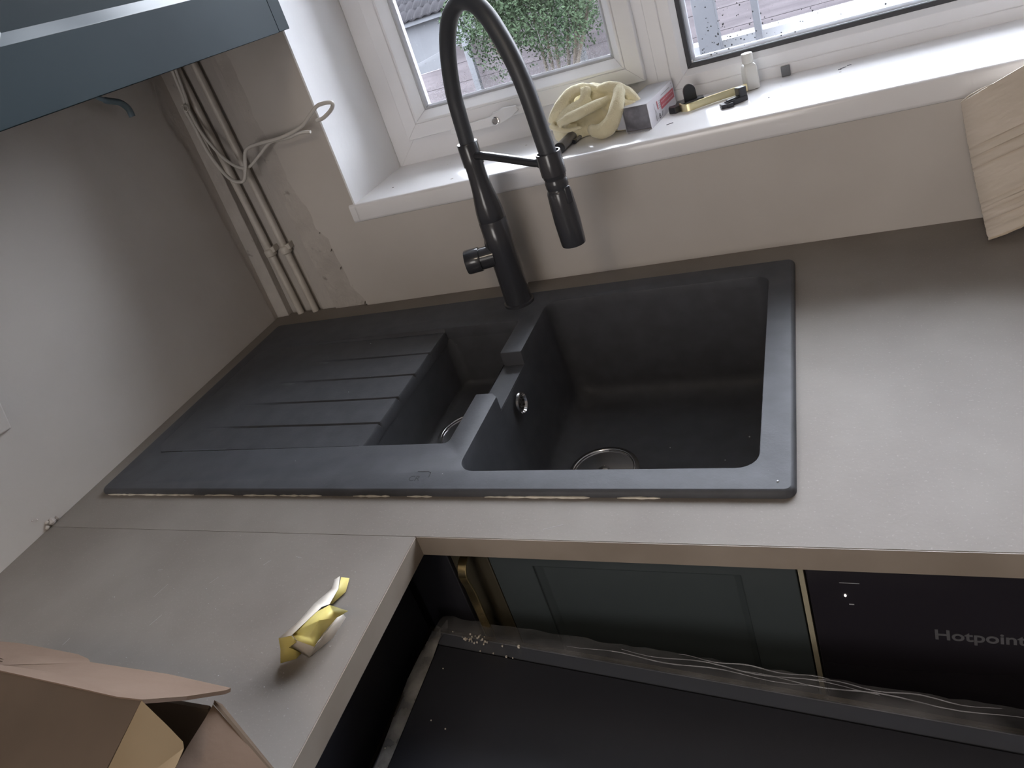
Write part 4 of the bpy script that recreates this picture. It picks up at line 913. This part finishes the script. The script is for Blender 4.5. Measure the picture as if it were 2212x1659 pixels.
# ================================================================== OPEN CARTON on the left leg
ct = thing('cardboard_carton', (0.45, -1.0, 0.0), 'open brown cardboard carton with raised flaps, bottom left on the worktop', 'box')
T = 0.0028
def panel(name, pts, material, parent=ct, th=T, d=None, bev=0.0006):
    P = [Vector(q_) for q_ in pts]
    n = Vector((0, 0, 0))
    for i in range(len(P)): n += (P[i]-P[0]).cross(P[(i+1) % len(P)]-P[0])
    n.normalize()
    if n.z < 0: n = -n
    b = MB(); c = cen([tuple(v) for v in P]); top = [tuple(v) for v in P]; bot = [tuple(v - n*th) for v in P]
    fan(b, top, c); fan(b, bot, tuple(Vector(c)-n*th)); b.bridge(top, bot)
    return b.build(name, material, parent, smooth=25)
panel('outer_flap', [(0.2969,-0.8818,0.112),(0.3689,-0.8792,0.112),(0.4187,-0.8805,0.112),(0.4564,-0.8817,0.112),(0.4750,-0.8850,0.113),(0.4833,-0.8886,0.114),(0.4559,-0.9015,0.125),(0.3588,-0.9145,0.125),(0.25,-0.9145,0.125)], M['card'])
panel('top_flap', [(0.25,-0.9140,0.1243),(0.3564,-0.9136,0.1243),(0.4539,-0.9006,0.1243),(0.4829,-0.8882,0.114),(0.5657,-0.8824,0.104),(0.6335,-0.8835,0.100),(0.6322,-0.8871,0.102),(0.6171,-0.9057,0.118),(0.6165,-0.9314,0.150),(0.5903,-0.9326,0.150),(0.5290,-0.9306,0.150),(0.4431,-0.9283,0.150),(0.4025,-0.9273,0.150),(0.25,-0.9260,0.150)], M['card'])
panel('front_panel', [(0.6155,-0.9318,0.1495),(0.5903,-0.9330,0.1495),(0.5290,-0.9310,0.1495),(0.4431,-0.9287,0.1495),(0.25,-0.9266,0.1495),(0.30,-1.08,0.105),(0.60,-1.06,0.115),(0.6126,-0.9754,0.135)], M['card_shaded'])
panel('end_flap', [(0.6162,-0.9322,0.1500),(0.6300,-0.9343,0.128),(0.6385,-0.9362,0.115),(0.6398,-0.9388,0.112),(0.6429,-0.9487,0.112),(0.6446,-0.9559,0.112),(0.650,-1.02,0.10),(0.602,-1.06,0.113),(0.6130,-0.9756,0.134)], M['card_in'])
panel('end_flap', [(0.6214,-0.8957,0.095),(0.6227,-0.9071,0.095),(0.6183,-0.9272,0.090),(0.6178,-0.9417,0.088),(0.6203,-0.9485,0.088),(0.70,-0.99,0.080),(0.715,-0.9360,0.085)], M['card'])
b = MB(); b.prism([(0.6215,-0.8930,0.0965), (0.7055,-0.9305,0.0845), (0.7215,-0.9375,0.082), (0.722,-0.936,0.072), (0.622,-0.890,0.0875)], (0.0015, -0.003, 0)); b.build('rear_edge', M['card_shaded'], ct)
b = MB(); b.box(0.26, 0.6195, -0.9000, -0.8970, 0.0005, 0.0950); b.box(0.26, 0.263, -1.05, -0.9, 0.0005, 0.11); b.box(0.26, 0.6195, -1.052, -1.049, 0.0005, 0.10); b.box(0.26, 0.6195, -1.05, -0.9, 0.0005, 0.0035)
b.build('carton_walls', M['card_shaded'], ct, smooth=0)
b = MB(); random.seed(9)
for k in range(5):
    y = -0.8895-0.0030*k; xx = [0.30+0.022*i for i in range(7)]
    b.tube([(x, y - 0.0002*i*i + random.uniform(-0.0007, 0.0007), 0.1128 + (-0.8886-y)*0.75) for i, x in enumerate(xx[:7-k//2])], 0.0004, 5)
b.build('torn_crease', M['card_shaded'], ct)

# ================================================================== CARDBOARD SHEET leaning at the right
cs_ = thing('cardboard_sheet', (1.31, -0.06, 0.0), 'creased pale cardboard sheet propped on the worktop at the right edge', 'cardboard')
Ct = Vector((1.2572,-0.035,0.181)); Cb = Vector((1.2727,-0.0800,0.0035)); run = Vector((0.86, 0.03, 0.50)).normalized()
run = (Vector((1.3221,-0.040,0.1556)) - Vector((1.2586,-0.045,0.1353))).normalized()
Nv = (Ct-Cb).cross(run).normalized()
if Nv.y > 0: Nv = -Nv
rows = []; NS = 90; random.seed(14)
crease = {30: 0.0030, 31: 0.0010, 36: 0.0034, 37: 0.0012, 43: 0.0040, 44: 0.0014, 62: 0.0010, 66: 0.0024, 69: 0.0020, 72: 0.0026, 75: 0.0016, 78: 0.0028, 82: 0.0018}
upd = Vector((1.3251,-0.030,0.2100)) - Ct
for i in range(NS+1):
    t = i/NS; p0 = Ct + (Cb-Ct)*t; p0 = p0 + Vector((0.0045*math.sin(t*PI)*-0.3 + random.uniform(-0.0005, 0.0005), 0, 0))
    dep = crease.get(i, 0)*0.9 + 0.00035*math.sin(i*2.1) + (0.0012*math.sin(i*0.9) if i > 58 else 0)
    r = []
    for j in range(9):
        s_ = j/8*0.30
        dir_ = (upd.normalized()*(1-min(1, t*3)) + run*min(1, t*3)).normalized()
        kk = 1 if j > 0 else 0.7
        r.append(tuple(p0 + dir_*s_ - Nv*dep*kk))
    rows.append(r)
b = MB(); b.grid(rows); b.build('sheet_face', M['card_pale'], cs_, solid=0.0022, smooth=60)
b = MB(); pts = [tuple(Cb + run*(0.001+0.006*k) + Vector((0, -0.001, 0.0012+random.uniform(-0.0006, 0.0010)))) for k in range(14)]
b.tube(pts, [0.0012+random.uniform(0, 0.0010) for _ in pts], 7); b.build('torn_edge', mat('torn_pale_paper', (0.56, 0.47, 0.36), 0.9), cs_)
b = MB(); b.tube([tuple(Ct + Vector((0, -0.002, 0.001))), tuple(Ct + upd*0.15 + Vector((0, -0.002, 0.0035))), tuple(Ct + upd*0.34 + Vector((0, -0.002, 0.0030))), tuple(Ct + upd*0.5 + Vector((0, -0.001, 0.0005)))], [0.0006, 0.0010, 0.0008, 0.0004], 6); b.build('loose_ply', M['card_pale'], cs_)

# ================================================================== CEILING LAMP (out of view, lights the room)
lp_ = thing('ceiling_lamp', (0.95, -1.95, 1.455), 'round white ceiling lamp behind the camera', 'lamp')
b = MB(); b.lathe((0.95, -1.95, 1.455), [(0.12, 0.0), (0.13, 0.01), (0.13, 0.045)], 40); b.build('lamp_shade', M['lampglass'], lp_)

# ================================================================== OUTSIDE
MB().box(-12, 12, 0.40, 14, -1.06, -1.0).build('garden_ground', M['grass'])
tag(bpy.data.objects['garden_ground'], kind='structure'); bpy.data.objects['garden_ground'].name = 'floor.001'
# dark board fence at 4 m, boards one by one, concrete posts in front
fe = thing('board_fence', (0.5, 4.1, -1.0), 'dark brown horizontal board fence across the garden outside', 'fence')
bw = 0.135
topz = lambda x: 0.02 + max(0, min(1, (x+1.48)/0.55))*0.13 if x < -0.93 else 1.2
for k in range(12):
    z0 = -1.0 + k*bw; z1 = z0 + bw - 0.003
    xa = -5.0 if z1 < 0.0 else (-1.5 + (z1)*3.4 if z1 < 0.16 else -0.85)
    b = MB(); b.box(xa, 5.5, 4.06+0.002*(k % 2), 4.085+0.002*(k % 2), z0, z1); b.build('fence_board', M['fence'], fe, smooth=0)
for x in (-0.2545, -1.035-0.0):
    pass
cpn = [('pale slim post left of the green bush, standing before the fence', -1.045, 0.045, 0.27), ('pale slim post right of the green bush, standing before the fence', -0.256, 0.040, 0.0)]
for lab, x, w_, zt in cpn:
    b = MB(); b.box(x-w_/2, x+w_/2, 3.93, 3.98, -1.0, zt)
    tag(b.build('fence_post', M['post'], bevel=0.004), lab, 'post', 'slim posts at the fence')
b = MB(); b.obox((-1.12, 4.0, 0.083), (0.36, 0, 0.064), (0, 0.03, 0), (-0.002, 0, 0.010)); b.build('capping_rail', M['render'], fe, smooth=0)
# neighbour's pale building with tiled roof
nb = thing('neighbour_house', (-3.2, 6.6, -1.0), 'pale rendered neighbouring building with brown tiled roof, behind the fence', 'building')
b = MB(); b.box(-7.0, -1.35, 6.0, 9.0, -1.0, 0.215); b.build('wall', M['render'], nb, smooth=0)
b = MB(); b.box(-7.05, -1.30, 5.90, 6.0, 0.205, 0.245); b.build('gutter', M['post'], nb, smooth=0)
rf_ = MB(); rf_.prism([(-7.05, 5.88, 0.245), (-1.28, 5.88, 0.245), (-1.28, 8.4, 1.75), (-7.05, 8.4, 1.75)], (0, 0, 0.03)); ro = rf_.build('roof', M['tile'], nb, smooth=0)
tile_me = None; random.seed(31)
for rI in range(13):
    for cI in range(22):
        x = -3.25 + cI*0.09 + (0.045 if rI % 2 else 0); t = rI/13*0.62; y = 5.86 + (8.4-5.88)*t; z = 0.262 + (1.75-0.245)*t
        if tile_me is None:
            tb_ = MB(); n = 6; A = []; B = []
            for j in range(n+1):
                a = -PI*0.9*j/n; A.append((0.044*(2*j/n-1), 0, 0.018*math.sin(PI*j/n))); B.append((0.044*(2*j/n-1), 0.125, 0.075+0.018*math.sin(PI*j/n)))
            tb_.grid([A, B]); tb_.grid([[(p_[0], p_[1], p_[2]-0.016) for p_ in A], A])
            ob = tb_.build('roof_tile', M['tile'], ro, origin=(0, 0, 0), smooth=60); tile_me = ob.data
        else:
            ob = bpy.data.objects.new('roof_tile', tile_me); COL.objects.link(ob); ob.parent = ro
        w0 = ro['_w']; ob.location = (x-w0[0], y-w0[1], z-w0[2]+random.uniform(-0.004, 0.004)); ob['_w'] = (x, y, z)
# bush between fence and window
bs = thing('garden_bush', (-0.42, 3.55, -1.0), 'green leafy bush in front of the dark fence outside the left window', 'bush')
b = MB(); random.seed(8)
for k in range(14):
    a = random.uniform(0, 6.28); b.tube([(-0.42, 3.55, -1.0), (-0.42+0.18*math.cos(a), 3.55+0.1*math.sin(a), -0.3), (-0.42+0.45*math.cos(a), 3.55+0.2*math.sin(a), random.uniform(0.1, 0.8))], [0.02, 0.012, 0.004], 6)
b.build('branch', M['bark'], bs)
b = MB()
for k in range(26000):
    a = random.uniform(0, 2*PI); rr = random.uniform(0, 1)**0.45; zc = random.uniform(-1, 1)
    s_ = math.sqrt(max(0.0, 1-zc*zc))**0.6; lob = 1+0.18*math.sin(3*a+2*zc)+0.12*math.sin(7*zc+a)
    x = -0.40 + 0.52*rr*s_*math.cos(a)*lob; y = 3.52+0.30*rr*s_*math.sin(a); z = 0.36 + 0.48*rr*zc*lob
    n1 = Vector((random.uniform(-1,1), random.uniform(-1,1), random.uniform(-1,1))).normalized(); n2 = n1.orthogonal().normalized(); sz = random.uniform(0.007, 0.018); P_ = Vector((x, y, z))
    b.quad(P_-n1*sz, P_+n2*sz*0.4, P_+n1*sz, P_-n2*sz*0.4)
b.build('foliage', M['leaf'], bs, merge=False, smooth=0)['kind'] = 'stuff'
# white structure close to the right window: wall with posts
gw = thing('garden_wall', (1.6, 2.05, -1.0), 'pale low wall outside the right window', 'wall')
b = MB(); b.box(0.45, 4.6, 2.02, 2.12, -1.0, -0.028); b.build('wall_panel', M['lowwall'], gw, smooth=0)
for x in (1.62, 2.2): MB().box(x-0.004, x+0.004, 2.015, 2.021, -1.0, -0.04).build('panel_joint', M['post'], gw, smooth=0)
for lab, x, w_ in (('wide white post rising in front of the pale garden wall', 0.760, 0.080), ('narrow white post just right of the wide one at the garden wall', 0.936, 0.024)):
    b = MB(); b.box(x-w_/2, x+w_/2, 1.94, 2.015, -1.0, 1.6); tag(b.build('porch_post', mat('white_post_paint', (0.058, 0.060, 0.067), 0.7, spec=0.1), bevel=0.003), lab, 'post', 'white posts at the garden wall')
# small plants at the foot of the right window
for lab, cx, cz, rx, n in (('low pale-green plant outside, below the wide white post', 0.66, -0.13, 0.10, 260), ('pale-green plant outside, between the two white posts', 0.82, -0.095, 0.085, 320)):
    pl = thing('garden_plant', (cx, 1.8, -1.0), lab, 'plant', 'plants along the garden wall')
    b = MB(); b.tube([(cx, 1.8, -1.0), (cx+0.01, 1.8, cz)], [0.008, 0.004], 6); b.build('stem', M['leaf'], pl)
    b = MB()
    for k in range(n):
        P_ = Vector((cx+random.gauss(0, rx*0.5), 1.8+random.gauss(0, 0.04), cz+random.gauss(0, 0.02)-abs(random.gauss(0, 0.08))))
        n1 = Vector((random.uniform(-1,1), random.uniform(-1,1), random.uniform(-0.5,1))).normalized(); n2 = n1.orthogonal().normalized(); sz = random.uniform(0.006, 0.014)
        b.quad(P_-n1*sz, P_+n2*sz*0.5, P_+n1*sz, P_-n2*sz*0.5)
    b.build('foliage', M['leaf2'], pl, merge=False, smooth=0)['kind'] = 'stuff'

# tidy helper property
for o in bpy.data.objects:
    if '_w' in o.keys(): del o['_w']
